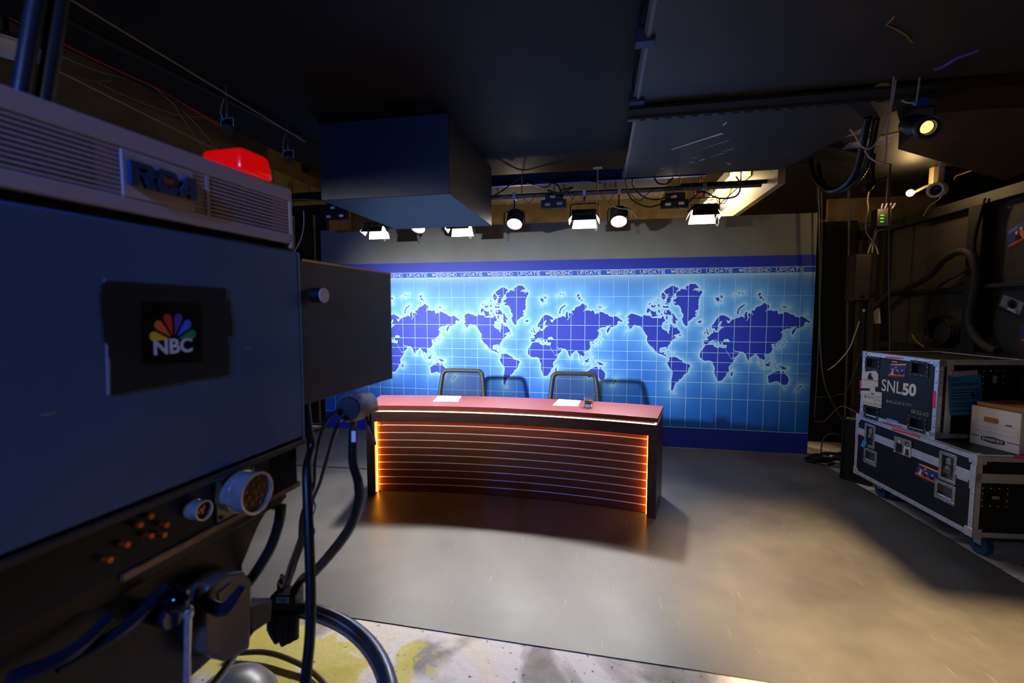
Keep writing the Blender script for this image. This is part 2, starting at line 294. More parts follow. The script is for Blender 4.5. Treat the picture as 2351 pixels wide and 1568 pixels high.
# ------------------------------------------------------------------ map backdrop print
A = lambda q: [(1420+x/10.4545, 630+y/10.4545) for x, y in q]
C = lambda q: [(1440+x/10.4545, 760+y/10.4545) for x, y in q]
B = lambda q: [(1600+x/8.7074, 640+y/8.7074) for x, y in q]
def pr(s): t = list(map(int, s.replace(',', ' ').split())); return list(zip(t[::2], t[1::2]))
LAND = [
 A(pr('200 1020 240 985 305 935 350 945 420 965 480 985 555 1018 600 985 640 975 670 990 720 985 790 1020 800 1045 870 1045 900 1040 950 1050 1010 1055 1040 1030 1050 990 1085 1020 1095 1065 1120 1090 1110 1130 1050 1155 1060 1175 1025 1240 1045 1300 1090 1330 1130 1350 1165 1360 1175 1400 1195 1425 1212 1415 1205 1370 1235 1330 1225 1290 1240 1255 1228 1200 1270 1205 1310 1230 1330 1280 1365 1280 1385 1255 1410 1300 1470 1370 1485 1400 1440 1425 1380 1440 1340 1455 1300 1500 1350 1480 1375 1490 1360 1520 1310 1565'))
 + C(pr('1090 215 1060 245 1035 265 1030 300 985 345 965 375 970 400 978 435 965 435 950 400 935 385 895 378 855 395 810 392 780 415 770 455 785 500 815 525 850 515 865 495 890 495 875 540 890 560 930 565 930 610 960 637 990 637 1012 636 1005 660 985 645 965 650 925 615 895 585 850 570 790 550 740 535 695 510 680 480 640 430 585 360 575 368 610 430 627 462 600 435 570 385 545 340 505 300 475 250 470 180 485 125 440 70 410 20 398 0'))
 + A(pr('575 1290 545 1265 500 1240 440 1225 405 1215 375 1210 345 1245 310 1290 250 1330 210 1350 280 1290 250 1265 240 1235 205 1205 215 1185 255 1165 245 1120 205 1105 240 1085 265 1065 215 1045')),
 A(pr('1300 620 1340 600 1390 570 1400 530 1375 490 1385 460 1400 430 1420 405 1450 390 1480 405 1475 365 1520 345 1550 345 1575 372 1590 365 1570 335 1600 340 1635 375 1640 355 1605 320 1645 270 1690 265 1730 220 1790 230 1845 225 1870 235 1850 260 1885 255 1900 290 1935 318 1890 330 1840 335 1800 360 1790 395 1820 375 1850 375 1885 400 1912 365 1918 400 1900 440 1950 395 2010 395 2005 450 1975 480 1955 530 1935 570 1915 640 1930 680 1905 715 1930 770 1910 810 1915 850 1870 850 1840 880 1845 910 1880 920 1895 950 1860 932 1825 970 1885 985 1840 1020 1780 1040 1740 1085 1705 1105 1670 1135 1650 1225 1625 1240 1590 1220 1545 1150 1520 1060 1550 1030 1555 960 1530 915 1505 920 1510 870 1490 800 1465 760 1420 730 1355 740 1340 715 1320 690 1380 685 1375 660 1310 655')),
 A(pr('1075 400 1120 380 1150 350 1190 335 1215 310 1250 300 1265 275 1320 270 1355 280 1375 315 1400 300 1440 340 1420 380 1370 390 1400 410 1385 445 1345 455 1330 490 1300 530 1260 570 1235 580 1265 600 1240 650 1220 690 1190 680 1160 680 1130 650 1170 640 1150 600 1180 560 1200 545 1170 500 1235 465 1190 470 1150 480 1110 440 1105 410')),
 A(pr('1060 435 1085 440 1105 480 1140 510 1130 560 1110 580 1080 620 1055 575 1030 555 1030 500 1040 455')),
 A(pr('1055 730 1080 760 1140 765 1180 750 1205 775 1195 800 1130 800 1070 795')), A(pr('1110 700 1150 688 1200 700 1220 710 1205 725 1160 715 1110 715')),
 A(pr('920 570 960 590 975 640 940 620')), A(pr('995 600 1025 620 1020 645')), A(pr('740 690 775 680 760 715 715 740')),
 A(pr('780 735 820 740 865 765 855 710 895 750 890 780 840 790 810 800 790 775')), A(pr('925 720 985 720 990 770 950 775')), A(pr('1015 690 1040 710 1035 730')), A(pr('1020 770 1045 790 1030 800')), A(pr('815 660 850 635 835 665')),
 A(pr('690 815 730 815 775 850 740 890 700 930 670 900')), A(pr('750 890 775 860 830 885 880 900 900 850 905 1000 880 1005 830 1025 770 985 815 960 755 935 785 910')),
 A(pr('945 880 975 845 995 850 985 880 1000 910 975 920')), A(pr('1020 920 1050 955 1035 985 1015 965')), A(pr('910 960 945 970 940 1000 910 1005')),
 A(pr('1090 900 1110 850 1135 845 1115 890 1130 930 1160 910 1145 870 1180 850 1235 850 1210 880 1260 890 1265 970 1240 985 1215 965 1150 970 1095 950')),
 A(pr('1280 930 1310 930 1345 985 1370 1040 1420 1080 1395 1120 1350 1080 1375 1150 1370 1195 1310 1165 1280 1120 1280 1060 1295 1030 1275 970')),
 A(pr('1120 1120 1190 1160 1150 1165')), A(pr('1145 990 1185 1000 1170 1070 1130 1080')), A(pr('1235 1040 1258 1040 1250 1060')), A(pr('1225 1125 1260 1125 1240 1140')),
 A(pr('1900 1135 1930 1115 1975 1105 1998 1125 1975 1155 1940 1168 1910 1160')), A(pr('1470 1425 1485 1455 1505 1480 1450 1480')),
 C(pr('1150 190 1170 165 1225 150 1190 175')), C(pr('935 478 980 476 1030 505 990 495')), C(pr('1070 515 1105 525 1070 530')),
 C(pr('1010 640 1035 625 1075 610 1080 635 1100 615 1150 625 1180 625 1210 650 1250 680 1290 690 1325 715 1335 755 1325 770 1350 760 1400 775 1470 790 1510 820 1510 850 1470 900 1460 960 1440 1000 1410 1018 1375 1030 1345 1065 1340 1090 1275 1160 1230 1155 1245 1185 1220 1215 1180 1235 1150 1250 1145 1290 1120 1325 1130 1350 1100 1385 1090 1430 1060 1420 1038 1390 1045 1330 1055 1250 1050 1200 1070 1140 1085 1040 1090 970 1070 940 1030 910 1005 860 965 795 965 750 1000 710 1015 680')),
 C(pr('1090 1440 1110 1460 1130 1478 1090 1475')),
 B(pr('295 940 340 890 370 840 410 785 450 745 500 725 550 735 600 760 650 790 665 825 640 840 580 820 600 850 600 870 630 890 660 880 655 855 690 840 705 795 720 820 760 795 830 780 870 765 880 745 920 765 960 785 945 740 960 690 980 655 1000 665 1000 740 1015 770 1012 800 990 825 970 833 995 840 1020 812 1032 778 1050 767 1020 745 1025 690 1050 685 1065 710 1075 680 1105 700 1115 740 1125 710 1090 660 1100 635 1160 630 1165 590 1200 560 1270 540 1310 515 1345 475 1375 500 1400 515 1430 515 1445 555 1425 595 1390 620 1345 665 1400 632 1480 630 1545 650 1570 630 1605 640 1615 690 1640 715 1670 690 1710 700 1735 670 1760 660 1830 680 1870 710 1935 720 1950 755 2030 770 2055 790 2070 755 2120 760 2180 800 2230 840 2270 850 2240 885 2180 855 2140 890 2150 930 2090 960 2040 990 1975 990 1965 1040 1930 1090 1905 1135 1890 1065 1930 1010 1968 978 1990 935 1940 960 1895 960 1870 995 1800 995 1745 1010 1700 1050 1665 1075 1705 1090 1700 1150 1685 1195 1660 1230 1610 1255 1590 1290 1558 1298 1560 1320 1590 1345 1580 1360 1555 1345 1540 1295 1510 1300 1475 1310 1490 1330 1515 1325 1485 1360 1505 1390 1505 1420 1470 1475 1420 1500 1370 1510 1335 1520 1360 1565 1360 1590 1330 1630 1310 1610 1275 1585 1260 1620 1280 1650 1305 1700 1285 1685 1255 1630 1245 1570 1210 1540 1190 1500 1170 1490 1120 1530 1060 1570 1050 1600 1025 1635 1000 1590 975 1510 955 1500 925 1460 850 1455 815 1438 798 1452 770 1446 725 1395 735 1422 770 1465 800 1462 818 1450 830 1475 845 1490 820 1520 760 1570 680 1590 655 1545 620 1490 590 1440 572 1408 578 1385 600 1330 590 1320 540 1325 515 1310 510 1270 480 1270 490 1310 460 1310 445 1270 430 1265 430 1250 400 1245 370 1205 360 1215 385 1245 410 1265 390 1290 370 1265 340 1230 320 1220 280 1235 265 1255 235 1275 220 1300 170 1310 140 1300 140 1230 215 1230 225 1200 190 1165 240 1150 290 1095 330 1078 325 1040 345 1010 342 1055 365 1066 380 1075 430 1060 470 1010 490 990 545 970 480 960 460 940 500 865 500 845 470 850 415 930 420 970 400 1040 370 1030 345 980 310 1000 295 970')),
 B(pr('165 1325 240 1315 330 1320 335 1350 380 1370 425 1390 450 1365 520 1385 570 1385 568 1402 590 1455 630 1520 665 1570 680 1600 750 1590 745 1615 700 1690 650 1730 630 1770 640 1850 580 1895 580 1935 530 1990 500 2030 465 2040 415 2042 395 2010 375 1955 340 1860 360 1800 345 1750 315 1700 320 1660 280 1650 270 1635 150 1640 80 1590 55 1560 60 1480 95 1420 130 1390')),
 B(pr('725 1825 730 1850 700 1940 670 1945 670 1900 690 1860')),
 B(pr('185 1000 210 1000 205 1040 235 1090 245 1110 200 1120 205 1090 190 1040')), B(pr('140 1075 165 1055 180 1070 150 1105')),
 B(pr('365 370 400 380 430 370 450 410 430 470 395 430 375 410')), B(pr('445 335 500 330 530 350 490 390')), B(pr('470 430 495 465 470 465')), B(pr('395 480 415 480 410 495')),
 B(pr('750 320 785 305 760 340')), B(pr('830 290 855 255 860 290 840 305')), B(pr('865 330 935 265 930 295')),
 B(pr('1220 335 1235 290 1270 275 1280 300 1265 330 1225 345')), B(pr('1240 360 1290 350 1305 380 1290 405 1250 385')), B(pr('1325 390 1355 420 1305 440')),
 B(pr('795 690 820 610 860 560 950 510 968 520 930 550 870 590 835 640 830 715 805 700')),
 B(pr('1700 560 1720 540 1780 550 1780 575 1730 580')), B(pr('1815 570 1850 578 1825 582')), B(pr('1740 620 1765 632 1745 635')), B(pr('2160 715 2195 710 2165 725')),
 B(pr('1710 1090 1720 1100 1725 1170 1710 1170')), B(pr('1740 1100 1755 1160 1740 1170')), B(pr('1740 1235 1765 1248 1730 1265')), B(pr('1720 1295 1725 1320 1700 1350 1650 1365 1690 1335 1715 1300')), B(pr('1605 1370 1640 1360 1610 1390')),
 B(pr('1490 1470 1505 1465 1495 1490')), B(pr('1365 1525 1385 1520 1375 1535')), B(pr('1490 1535 1505 1540 1500 1575 1487 1570')), B(pr('1520 1640 1545 1630 1540 1655')), B(pr('1060 1620 1072 1640 1060 1652')),
 B(pr('1225 1665 1260 1690 1320 1745 1325 1770 1275 1720')), B(pr('1335 1775 1370 1780 1415 1790 1370 1790')), B(pr('1370 1700 1410 1690 1445 1655 1465 1665 1450 1720 1440 1750 1385 1745')),
 B(pr('1475 1730 1510 1728 1485 1740 1505 1765 1490 1750 1480 1770')), B(pr('1605 1730 1640 1745 1690 1740 1760 1770 1805 1825 1760 1805 1710 1810 1680 1780 1630 1750')), B(pr('1780 1790 1825 1780 1800 1795')), B(pr('1515 1815 1545 1800 1520 1818')),
 B(pr('1410 1940 1470 1915 1505 1890 1530 1865 1575 1865 1600 1840 1650 1845 1660 1870 1700 1895 1720 1835 1740 1870 1760 1910 1800 1940 1835 2000 1820 2070 1785 2125 1735 2130 1695 2110 1680 2070 1650 2080 1620 2050 1570 2045 1505 2065 1440 2080 1425 2060 1425 2020')),
 B(pr('1740 2165 1775 2165 1755 2190')), B(pr('2060 2125 2105 2140 2060 2175 2020 2210 2000 2245 1980 2240 2000 2205 2050 2160')),
]
SEA = [B(pr('520 1250 550 1200 575 1215 612 1196 650 1240 660 1260 620 1265 570 1255 535 1265'))]
LAND = [[tuple(ony(*p, BY)[[0, 2]]) for p in q] for q in LAND]
SEA = [[tuple(ony(*p, BY)[[0, 2]]) for p in q] for q in SEA]
GRID, PERIOD = .1568, .1568*12
MZ0, MZ1 = .227, 1.90
def clipx(poly, lim, keep):
    out = []
    for i in range(len(poly)):
        a, b = poly[i], poly[(i+1) % len(poly)]; ia, ib = keep*(a[0]-lim) >= 0, keep*(b[0]-lim) >= 0
        if ia: out.append(a)
        if ia != ib: t = (lim-a[0])/(b[0]-a[0]); out.append((lim, a[1]+t*(b[1]-a[1])))
    return out
# printed sea with pale halo: colour attribute computed from the distance to the printed coastlines
def sheet():
    step = .0085; nz = int((MZ1-MZ0)/step)+1; npd = int(round(PERIOD/step)); st = PERIOD/npd
    x0p = BX1-PERIOD; xs = x0p+np.arange(npd)*st; zs = np.linspace(MZ0, MZ1, nz)
    X, Z = np.meshgrid(xs, zs); D2 = np.full(X.shape, 9.)
    for shift in (-PERIOD, 0, PERIOD):
        for q in LAND:
            qa = np.array(q)+[shift, 0]
            lo, hi = qa.min(0)-.4, qa.max(0)+.4
            if hi[0] < xs[0] or lo[0] > xs[-1]: continue
            c = np.where((xs > lo[0]) & (xs < hi[0]))[0]; r = np.where((zs > lo[1]) & (zs < hi[1]))[0]
            if len(c) == 0 or len(r) == 0: continue
            sl = (slice(r[0], r[-1]+1), slice(c[0], c[-1]+1)); xx, zz = X[sl], Z[sl]; d = D2[sl]
            for (ax, az), (bx, bz) in zip(qa, np.roll(qa, -1, 0)):
                vx, vz = bx-ax, bz-az; t = np.clip(((xx-ax)*vx+(zz-az)*vz)/(vx*vx+vz*vz+1e-12), 0, 1)
                np.minimum(d, (xx-ax-t*vx)**2+(zz-az-t*vz)**2, out=d)
            D2[sl] = d
    D = np.sqrt(D2); s = (Z-MZ0)/(MZ1-MZ0)
    deep = np.array(lin((18, 100, 208))); mid = np.array(lin((104, 178, 236))); rim = np.array(lin((186, 226, 240)))
    h = .85*np.exp(-D/.095)+.42*np.clip((s-.2)/.8, 0, 1)**1.2; h = np.clip(h, 0, 1)[..., None]
    top = np.exp(-(1-s)*1.673/.035)[..., None]
    col = deep*(1-h)+mid*h; r_ = np.clip(np.exp(-D/.013)*1.05, 0, 1)[..., None]; r_ = np.maximum(r_, .8*top); col = col*(1-r_)+rim*r_
    ncol = int(math.ceil((BX1-BX0)/st)); ci = (np.arange(ncol+1)-ncol) % npd; xx = np.maximum(BX1+(np.arange(ncol+1)-ncol)*st, BX0)
    full = col[:, ci, :]; nx = ncol+1
    V = np.zeros((nz, nx, 3)); V[..., 0] = xx[None, :]; V[..., 1] = BY-.003; V[..., 2] = zs[:, None]
    idx = np.arange(nz*nx).reshape(nz, nx); Fq = np.stack([idx[:-1, :-1], idx[:-1, 1:], idx[1:, 1:], idx[1:, :-1]], -1).reshape(-1, 4)
    return V.reshape(-1, 3), Fq, full.reshape(-1, 3)
mapo = np.array([-.66, BY-.003, 0])
mroot = empty('map_backdrop', mapo, 'blue world map print with glowing coastlines covering the wall behind the desk', 'backdrop')
def print_mat(name, c, rough=.55): return mat(name, c, rough)
VS, FQ, VC = sheet()
me = bpy.data.meshes.new('sea_print'); me.from_pydata((VS-mapo).tolist(), [], FQ.tolist()); me.update()
at = me.color_attributes.new('ink', 'FLOAT_COLOR', 'POINT'); at.data.foreach_set('color', np.c_[VC, np.ones(len(VC))].astype(np.float32).ravel())
mm = bpy.data.materials.new('sea_ink'); mm.use_nodes = True; an = mm.node_tree.nodes.new('ShaderNodeAttribute'); an.attribute_name = 'ink'
mm.node_tree.links.new(an.outputs['Color'], mm.node_tree.nodes['Principled BSDF'].inputs['Base Color']); mm.node_tree.nodes['Principled BSDF'].inputs['Roughness'].default_value = .55
me.materials.append(mm); so = bpy.data.objects.new('sea_print', me); COL.objects.link(so); so.parent = mroot; ORG[so.name] = mapo
DEEP = print_mat('deep_blue_ink', (34, 52, 176)); HEADER = print_mat('header_blue_ink', (26, 88, 196)); LINE = print_mat('grid_line_ink', (160, 214, 240)); LETTER = print_mat('white_ink', (240, 246, 250))
build(MB().box(BX0, BX1, BY-.003, BY+.001, MZ1+.063, 2.08), 'top_band', DEEP, mroot)
build(MB().box(BX0, BX1, BY-.003, BY+.001, 0.006, MZ0), 'bottom_band', DEEP, mroot)
build(MB().box(BX0, BX1, BY-.003, BY+.001, MZ1, MZ1+.063), 'header_band', HEADER, mroot)
for z0, z1 in ((MZ1-.006, MZ1+.004), (MZ1+.058, MZ1+.065), (MZ0-.003, MZ0+.003)):
    build(MB().box(BX0, BX1, BY-.0052, BY-.002, z0, z1), 'header_edge', LINE, mroot)
LY = BY-.0040
MAPF = frame((0, LY, 0), (1, 0, 0), (0, 0, 1), (0, -1, 0))
LANDMESH = []
for q in LAND:
    for k in (0, 1, 2):
        qq = [(x-PERIOD*k, z) for x, z in q]; xs_ = [p[0] for p in qq]
        if max(xs_) < BX0: continue
        if min(xs_) < BX0: qq = clipx(qq, BX0, 1)
        if max(xs_) > BX1: qq = clipx(qq, BX1, -1)
        if len(qq) < 3: continue
        build(MB(MAPF).tri2d(qq), 'landmass', DEEP, mroot)
RIM = print_mat('shore_ink', (176, 222, 240))
for q in SEA:
    for k in (0, 1, 2): build(MB(MAPF).tri2d([(x-PERIOD*k, z) for x, z in q], .0006), 'inland_sea', RIM, mroot)
gx = 2.014-0.0
while gx > BX0:
    build(MB().box(gx-.0022, gx+.0022, BY-.0062, BY-.0045, MZ0, MZ1), 'grid_line', LINE, mroot); gx -= GRID
for z in (1.664, 1.342, 1.178, 1.057, .954, .853, .731, .558):
    build(MB().box(BX0, BX1, BY-.0060, BY-.0045, z-.0022, z+.0022), 'grid_line', LINE, mroot)
# WEEKEND UPDATE lettering: square stroked capitals
GL = {'W': [[(0,1),(.22,0),(.5,.85),(.78,0),(1,1)]], 'E': [[(1,1),(0,1),(0,0),(1,0)],[(0,.5),(.9,.5)]], 'K': [[(0,0),(0,1)],[(.95,1),(.35,.5),(1,0)],[(0,.5),(.4,.5)]],
      'N': [[(0,0),(0,1),(1,0),(1,1)]], 'D': [[(0,0),(0,1),(.75,1),(1,.75),(1,.25),(.75,0),(0,0)]], 'U': [[(0,1),(0,.15),(.15,0),(.85,0),(1,.15),(1,1)]],
      'P': [[(0,0),(0,1),(.85,1),(1,.85),(1,.5),(.85,.38),(0,.38)]], 'A': [[(0,0),(.45,1),(.55,1),(1,0)],[(.16,.32),(.84,.32)]], 'T': [[(0,1),(1,1)],[(.5,1),(.5,0)]]}
def strokes(mb, body, x, y, w, h, t, z):
    adv = w/len(body); cw = adv*.74
    for i, ch in enumerate(body):
        if ch == ' ': continue
        for st_ in GL[ch]:
            pts = [(x+i*adv+a*cw, y+b*h) for a, b in st_]
            for (ax, ay), (bx, by) in zip(pts, pts[1:]):
                L_ = math.hypot(bx-ax, by-ay); dx, dy = (bx-ax)/L_*t/2, (by-ay)/L_*t/2
                mb.add([(ax-dx-dy, ay-dy+dx, z), (ax-dx+dy, ay-dy-dx, z), (bx+dx+dy, by+dy-dx, z), (bx+dx-dy, by+dy+dx, z)], [(0,1,2,3)])
LETF = frame((0, BY-.0046, 0), (1, 0, 0), (0, 0, 1), (0, -1, 0))
x = 1.416
while x > BX0-.1:
    if x >= BX0+.02:
        mb = MB(LETF); strokes(mb, 'WEEKEND UPDATE', x, 1.915, .625, .034, .0058, .0006); build(mb, 'weekend_update_lettering', LETTER, mroot)
    x -= .681

# ================================================================== ANCHOR DESK (concave arc towards the viewer)
def wood(name, c0, c1, rough):
    m = mat(name, c0, rough, coat=.15); nt, b = nodes_of(m); N, L = nt.nodes, nt.links
    tc = N.new('ShaderNodeTexCoord'); mp = N.new('ShaderNodeMapping'); mp.inputs['Scale'].default_value = (1.2, 14, 22); L.new(tc.outputs['Object'], mp.inputs['Vector'])
    n = N.new('ShaderNodeTexNoise'); n.inputs['Scale'].default_value = 2.6; n.inputs['Detail'].default_value = 7; n.inputs['Distortion'].default_value = .6; L.new(mp.outputs[0], n.inputs['Vector'])
    r = N.new('ShaderNodeValToRGB'); r.color_ramp.elements[0].position = .3; r.color_ramp.elements[1].position = .72
    r.color_ramp.elements[0].color = (*lin(c0), 1); r.color_ramp.elements[1].color = (*lin(c1), 1); L.new(n.outputs['Fac'], r.inputs['Fac']); L.new(r.outputs['Color'], b.inputs['Base Color']); return m
WTOP = wood('cherry_top', (118, 40, 26), (138, 52, 34), .4); WDARK = wood('dark_walnut', (46, 24, 20), (66, 36, 28), .4); WPAN = wood('red_mahogany', (92, 42, 20), (120, 58, 28), .38)
DC = np.array([-.73, 3.345+.12-5.43]); RI = 5.43; RO = 5.43+.455; TH = math.asin(1.135/5.43)
def arc(r, t): return (DC[0]+r*math.sin(t), DC[1]+r*math.cos(t))
def arcblock(t0, t1, r0, r1, z0, z1, n=28):
    mb = MB(); ts = np.linspace(t0, t1, n+1); q = []
    for t in ts:
        a, b = arc(r0, t), arc(r1, t); q += [(*a, z0), (*b, z0), (*b, z1), (*a, z1)]
    fs = []
    for i in range(n):
        k = 4*i; fs += [(k, k+1, k+5, k+4), (k+1, k+2, k+6, k+5), (k+2, k+3, k+7, k+6), (k+3, k, k+4, k+7)]
    fs += [(0, 3, 2, 1), (4*n, 4*n+1, 4*n+2, 4*n+3)]; return mb.add(q, fs)
desk = empty('anchor_desk', (-.73, 3.6, .004), 'curved anchor desk with cherry top, dark wood frame and orange-lit striped front', 'desk')
pw = .065/RI
build(arcblock(-TH, TH, RI, RO, .713, .745), 'desk_top', WTOP, desk, bevel=.0015)
build(arcblock(-TH+.004, TH-.004, RI+.03, RO-.02, .694, .713), 'top_spacer', WDARK, desk)
WLED = mat('warm_white_led', (255, 240, 215), .5, emit=(255, 226, 180), estr=5.0)
build(arcblock(-TH+.002, TH-.002, RI+.006, RI+.016, .6945, .7), 'led_strip', WLED, desk, label='warm white light strip under the desk top')
for s in (-1, 1):
    t = s*(TH-.0025)
    build(arcblock(min(t, t-s*.0015), max(t, t-s*.0015), RI+.02, RO-.03, .6945, .7, 2), 'led_strip', WLED, desk, label='warm white light strip at the desk end')
build(arcblock(-TH, TH, RI, RO-.0, .612, .6945), 'header_rail', WDARK, desk, bevel=.001)
for s in (-1, 1):
    build(arcblock(min(s*TH, s*(TH-pw)), max(s*TH, s*(TH-pw)), RI, RO, .004, .612, 4), 'end_panel', WDARK, desk, bevel=.001)
rp = RI+.07
build(arcblock(-TH+pw, TH-pw, rp+.012, rp+.03, .006, .612), 'front_backing', WDARK, desk)
z = .010; strips = [.067+.0624*k for k in range(9)]; edges = [.006]+strips+[.612]
for i in range(10):
    build(arcblock(-TH+pw, TH-pw, rp, rp+.012, edges[i]+.0035, edges[i+1]-.0035), 'front_plank', WPAN, desk)
STRIPM = mat('brushed_strip', (215, 225, 240), .4, .55)
for zz in strips: build(MB().tube([(*arc(rp+.002, t), zz) for t in np.linspace(-TH+pw, TH-pw, 40)], .0048, 10), 'metal_strip', STRIPM, desk, smooth=True)
OLED = mat('orange_led', (255, 170, 60), .5, emit=(255, 155, 44), estr=32.0)
for s in (-1, 1):
    t = s*(TH-pw-.0006); build(arcblock(min(t, t-s*.0007), max(t, t-s*.0007), RI+.046, RI+.056, .01, .605, 1), 'led_strip', OLED, desk, label='orange light strip beside the desk post')
OLED2 = mat('orange_led_soft', (255, 170, 60), .5, emit=(255, 150, 36), estr=18.0)
build(arcblock(-TH+pw, TH-pw, rp-.016, rp-.010, .607, .611), 'led_strip', OLED2, desk, label='orange light strip under the desk header')

c6 = crop(820, 830, 3.1770)
for pts, lab in ((((552, 290), (590, 251), (760, 253), (735, 293)), 'blank white script sheet on the desk in front of the chair without the glass'),
            (((1425, 320), (1470, 275), (1632, 285), (1610, 327)), 'blank white script sheet on the desk beside the whiskey glass')):
    q = [onz(*c6(*p), .7451) for p in pts]
    mb = MB(); mb.add([tuple(p) for p in q]+[(p[0], p[1], .7464) for p in q], [(0,3,2,1),(4,5,6,7),(0,1,5,4),(1,2,6,5),(2,3,7,6),(3,0,4,7)])
    build(mb, 'paper_sheet', PAPER, label=lab, cat='paper', group='script sheets on the desk')
# tumbler
gp = onz(1351, 935, .7455); gx_, gy_ = gp[0], gp[1]+.03
g = empty('whiskey_glass', (gx_, gy_, .7455), 'clear tumbler of amber whiskey standing on the desk top', 'glass')
GLASS = mat('clear_glass', (255, 255, 255), .02, trans=1., ior=1.45); WHIS = mat('whiskey', (214, 120, 22), .02, trans=1., ior=1.34)
build(MB().lathe([(.031, .0), (.034, .004), (.0385, .098), (.0365, .098), (.0325, .022), (.0, .018)], (gx_, gy_, .7455), (0, 0, 1), 32), 'tumbler', GLASS, g, smooth=True)
build(MB().lathe([(.0, .0185), (.0322, .0225), (.0342, .052), (.0, .052)], (gx_, gy_, .7455), (0, 0, 1), 32), 'whiskey', WHIS, g, smooth=True, label='amber whiskey')

# ================================================================== OFFICE CHAIRS
CHF = mat('graphite_plastic', (62, 60, 60), .45); MESHM = mat('mesh_fabric', (24, 25, 32), .7, alpha=.62); SEATM = mat('black_seat_fabric', (20, 20, 22), .85)
def chair(loc, rz, label):
    r = empty('office_chair', loc, label, 'chair', 'office chairs behind the desk')
    c, s = math.cos(rz), math.sin(rz); fr = frame(loc, (c, s, 0), (-s, c, 0), (0, 0, 1))
    bk = lambda x, z: (x, .22+(z-.5)*.16, z)   # leaning back plane
    ol = [(-.22, .50), (-.235, .6), (-.212, .83), (-.19, .872), (-.145, .886), (.145, .886), (.19, .872), (.212, .83), (.235, .6), (.22, .50), (.12, .47), (-.12, .47)]
    build(MB(fr).tube([bk(*p) for p in ol], .0225, 10, closed=True, sub=5), 'back_frame', CHF, r, smooth=True)
    P_ = [bk(x*.96, z) for x, z in ol]; mb = MB(fr); mb.add(P_, [list(range(len(P_)))]); build(mb, 'back_mesh', MESHM, r, label='see-through dark mesh')
    build(MB(fr).tube([(-.2, .235, .63), (0, .25, .62), (.2, .235, .63)], .012, 8, sub=4), 'lumbar_bar', CHF, r, smooth=True)
    seat = MB(fr); seat.prism([(-.24, -.2), (-.2, -.25), (.2, -.25), (.24, -.2), (.23, .18), (.18, .22), (-.18, .22), (-.23, .18)], .43, .49); build(seat, 'seat', SEATM, r, bevel=.02)
    build(MB(fr).tube([(0, .1, .42), (0, .24, .42), (0, .25, .55)], .022, 8, sub=4), 'back_support', CHF, r, smooth=True)
    build(MB(fr).lathe([(.028, .12), (.028, .3), (.02, .3), (.02, .43)], (0, 0, 0), (0, 0, 1), 16), 'gas_column', CHF, r, smooth=True)
    for k in range(5):
        a = 2*math.pi*k/5+.3; p1 = (.27*math.cos(a), .27*math.sin(a), .075)
        lg = build(MB(fr).tube([(0, 0, .13), (p1[0]*.5, p1[1]*.5, .105), p1], [.024, .02, .014], 8), 'base_leg', CHF, r, smooth=True)
        cw = build(MB(fr).cyl((p1[0]-.02*math.sin(a), p1[1]+.02*math.cos(a), .031), (p1[0]+.02*math.sin(a), p1[1]-.02*math.cos(a), .031), .027, n=14), 'caster', RUBBER, lg, smooth=True)
    return r
chair((-1.39, 4.22, .004), .06, 'grey-framed mesh office chair behind the desk sheet that has no glass by it')
chair((-.245, 4.22, .004), .04, 'grey-framed mesh office chair behind the whiskey glass')

# ================================================================== TELEVISION CAMERA
d_ = ray(1430, 711); U = np.array([d_[0], d_[1], 0]); U /= np.linalg.norm(U); Nn = np.array([U[1], -U[0], 0])
r_ = ray(689, 711); T0 = CAM+r_*1.1/(r_@FW); T0[2] = 0
TV = frame(T0, U, Nn, (0, 0, 1))      # local: s along the lens axis, n towards the viewer, z up
def tv(x, y, n=0.):
    p = onp(x, y, T0+Nn*n, Nn); return (float((p-T0)@U), float(p[2]))
NAVY = mat('slate_blue_enamel', (60, 86, 122), .5, noise=.06, nscale=4); NAVYE = mat('slate_blue_edge', (70, 110, 175), .35)
CREAM = mat('putty_enamel', (168, 152, 158), .5); DARKM = mat('dark_bronze_paint', (42, 35, 32), .5, noise=.3, nscale=12); HOODM = mat('dark_hood_paint', (52, 48, 48), .45, noise=.25, nscale=6)
tvc = empty('television_camera', TV((-.35, -.2, 1.10)), 'vintage studio television camera with blue side panel and cream louvred top', 'tv camera')
build(MB(TV).box(-.80, -.012, -.40, -.012, 1.206, 1.662), 'body_shell', mat('navy_shell', (20, 30, 50), .5), tvc)
sp = build(MB(TV).box(-.80, -.004, -.012, 0, 1.209, 1.657), 'side_panel', NAVY, tvc, bevel=.004, label='slate blue side panel')
build(MB(TV).box(-.004, .007, -.014, -.001, 1.200, 1.657), 'edge_trim', NAVYE, tvc, bevel=.003)
build(MB(TV).box(-.80, .007, -.02, .003, 1.190, 1.2035), 'edge_trim', DARKM, tvc, bevel=.002)
build(MB(TV).box(-.80, .0, -.40, -.02, 1.657, 1.676), 'neck_gap', BLACKM, tvc)
for (a, b) in (((560, 802), (580, 788)), ((95, 957), (130, 950))):
    p, q = tv(*a), tv(*b); build(MB(TV).box(min(p[0], q[0]), max(p[0], q[0]), 0, .0006, min(p[1], q[1]), min(p[1], q[1])+.004), 'scuff_mark', mat('scuff', (120, 120, 128), .7), tvc)
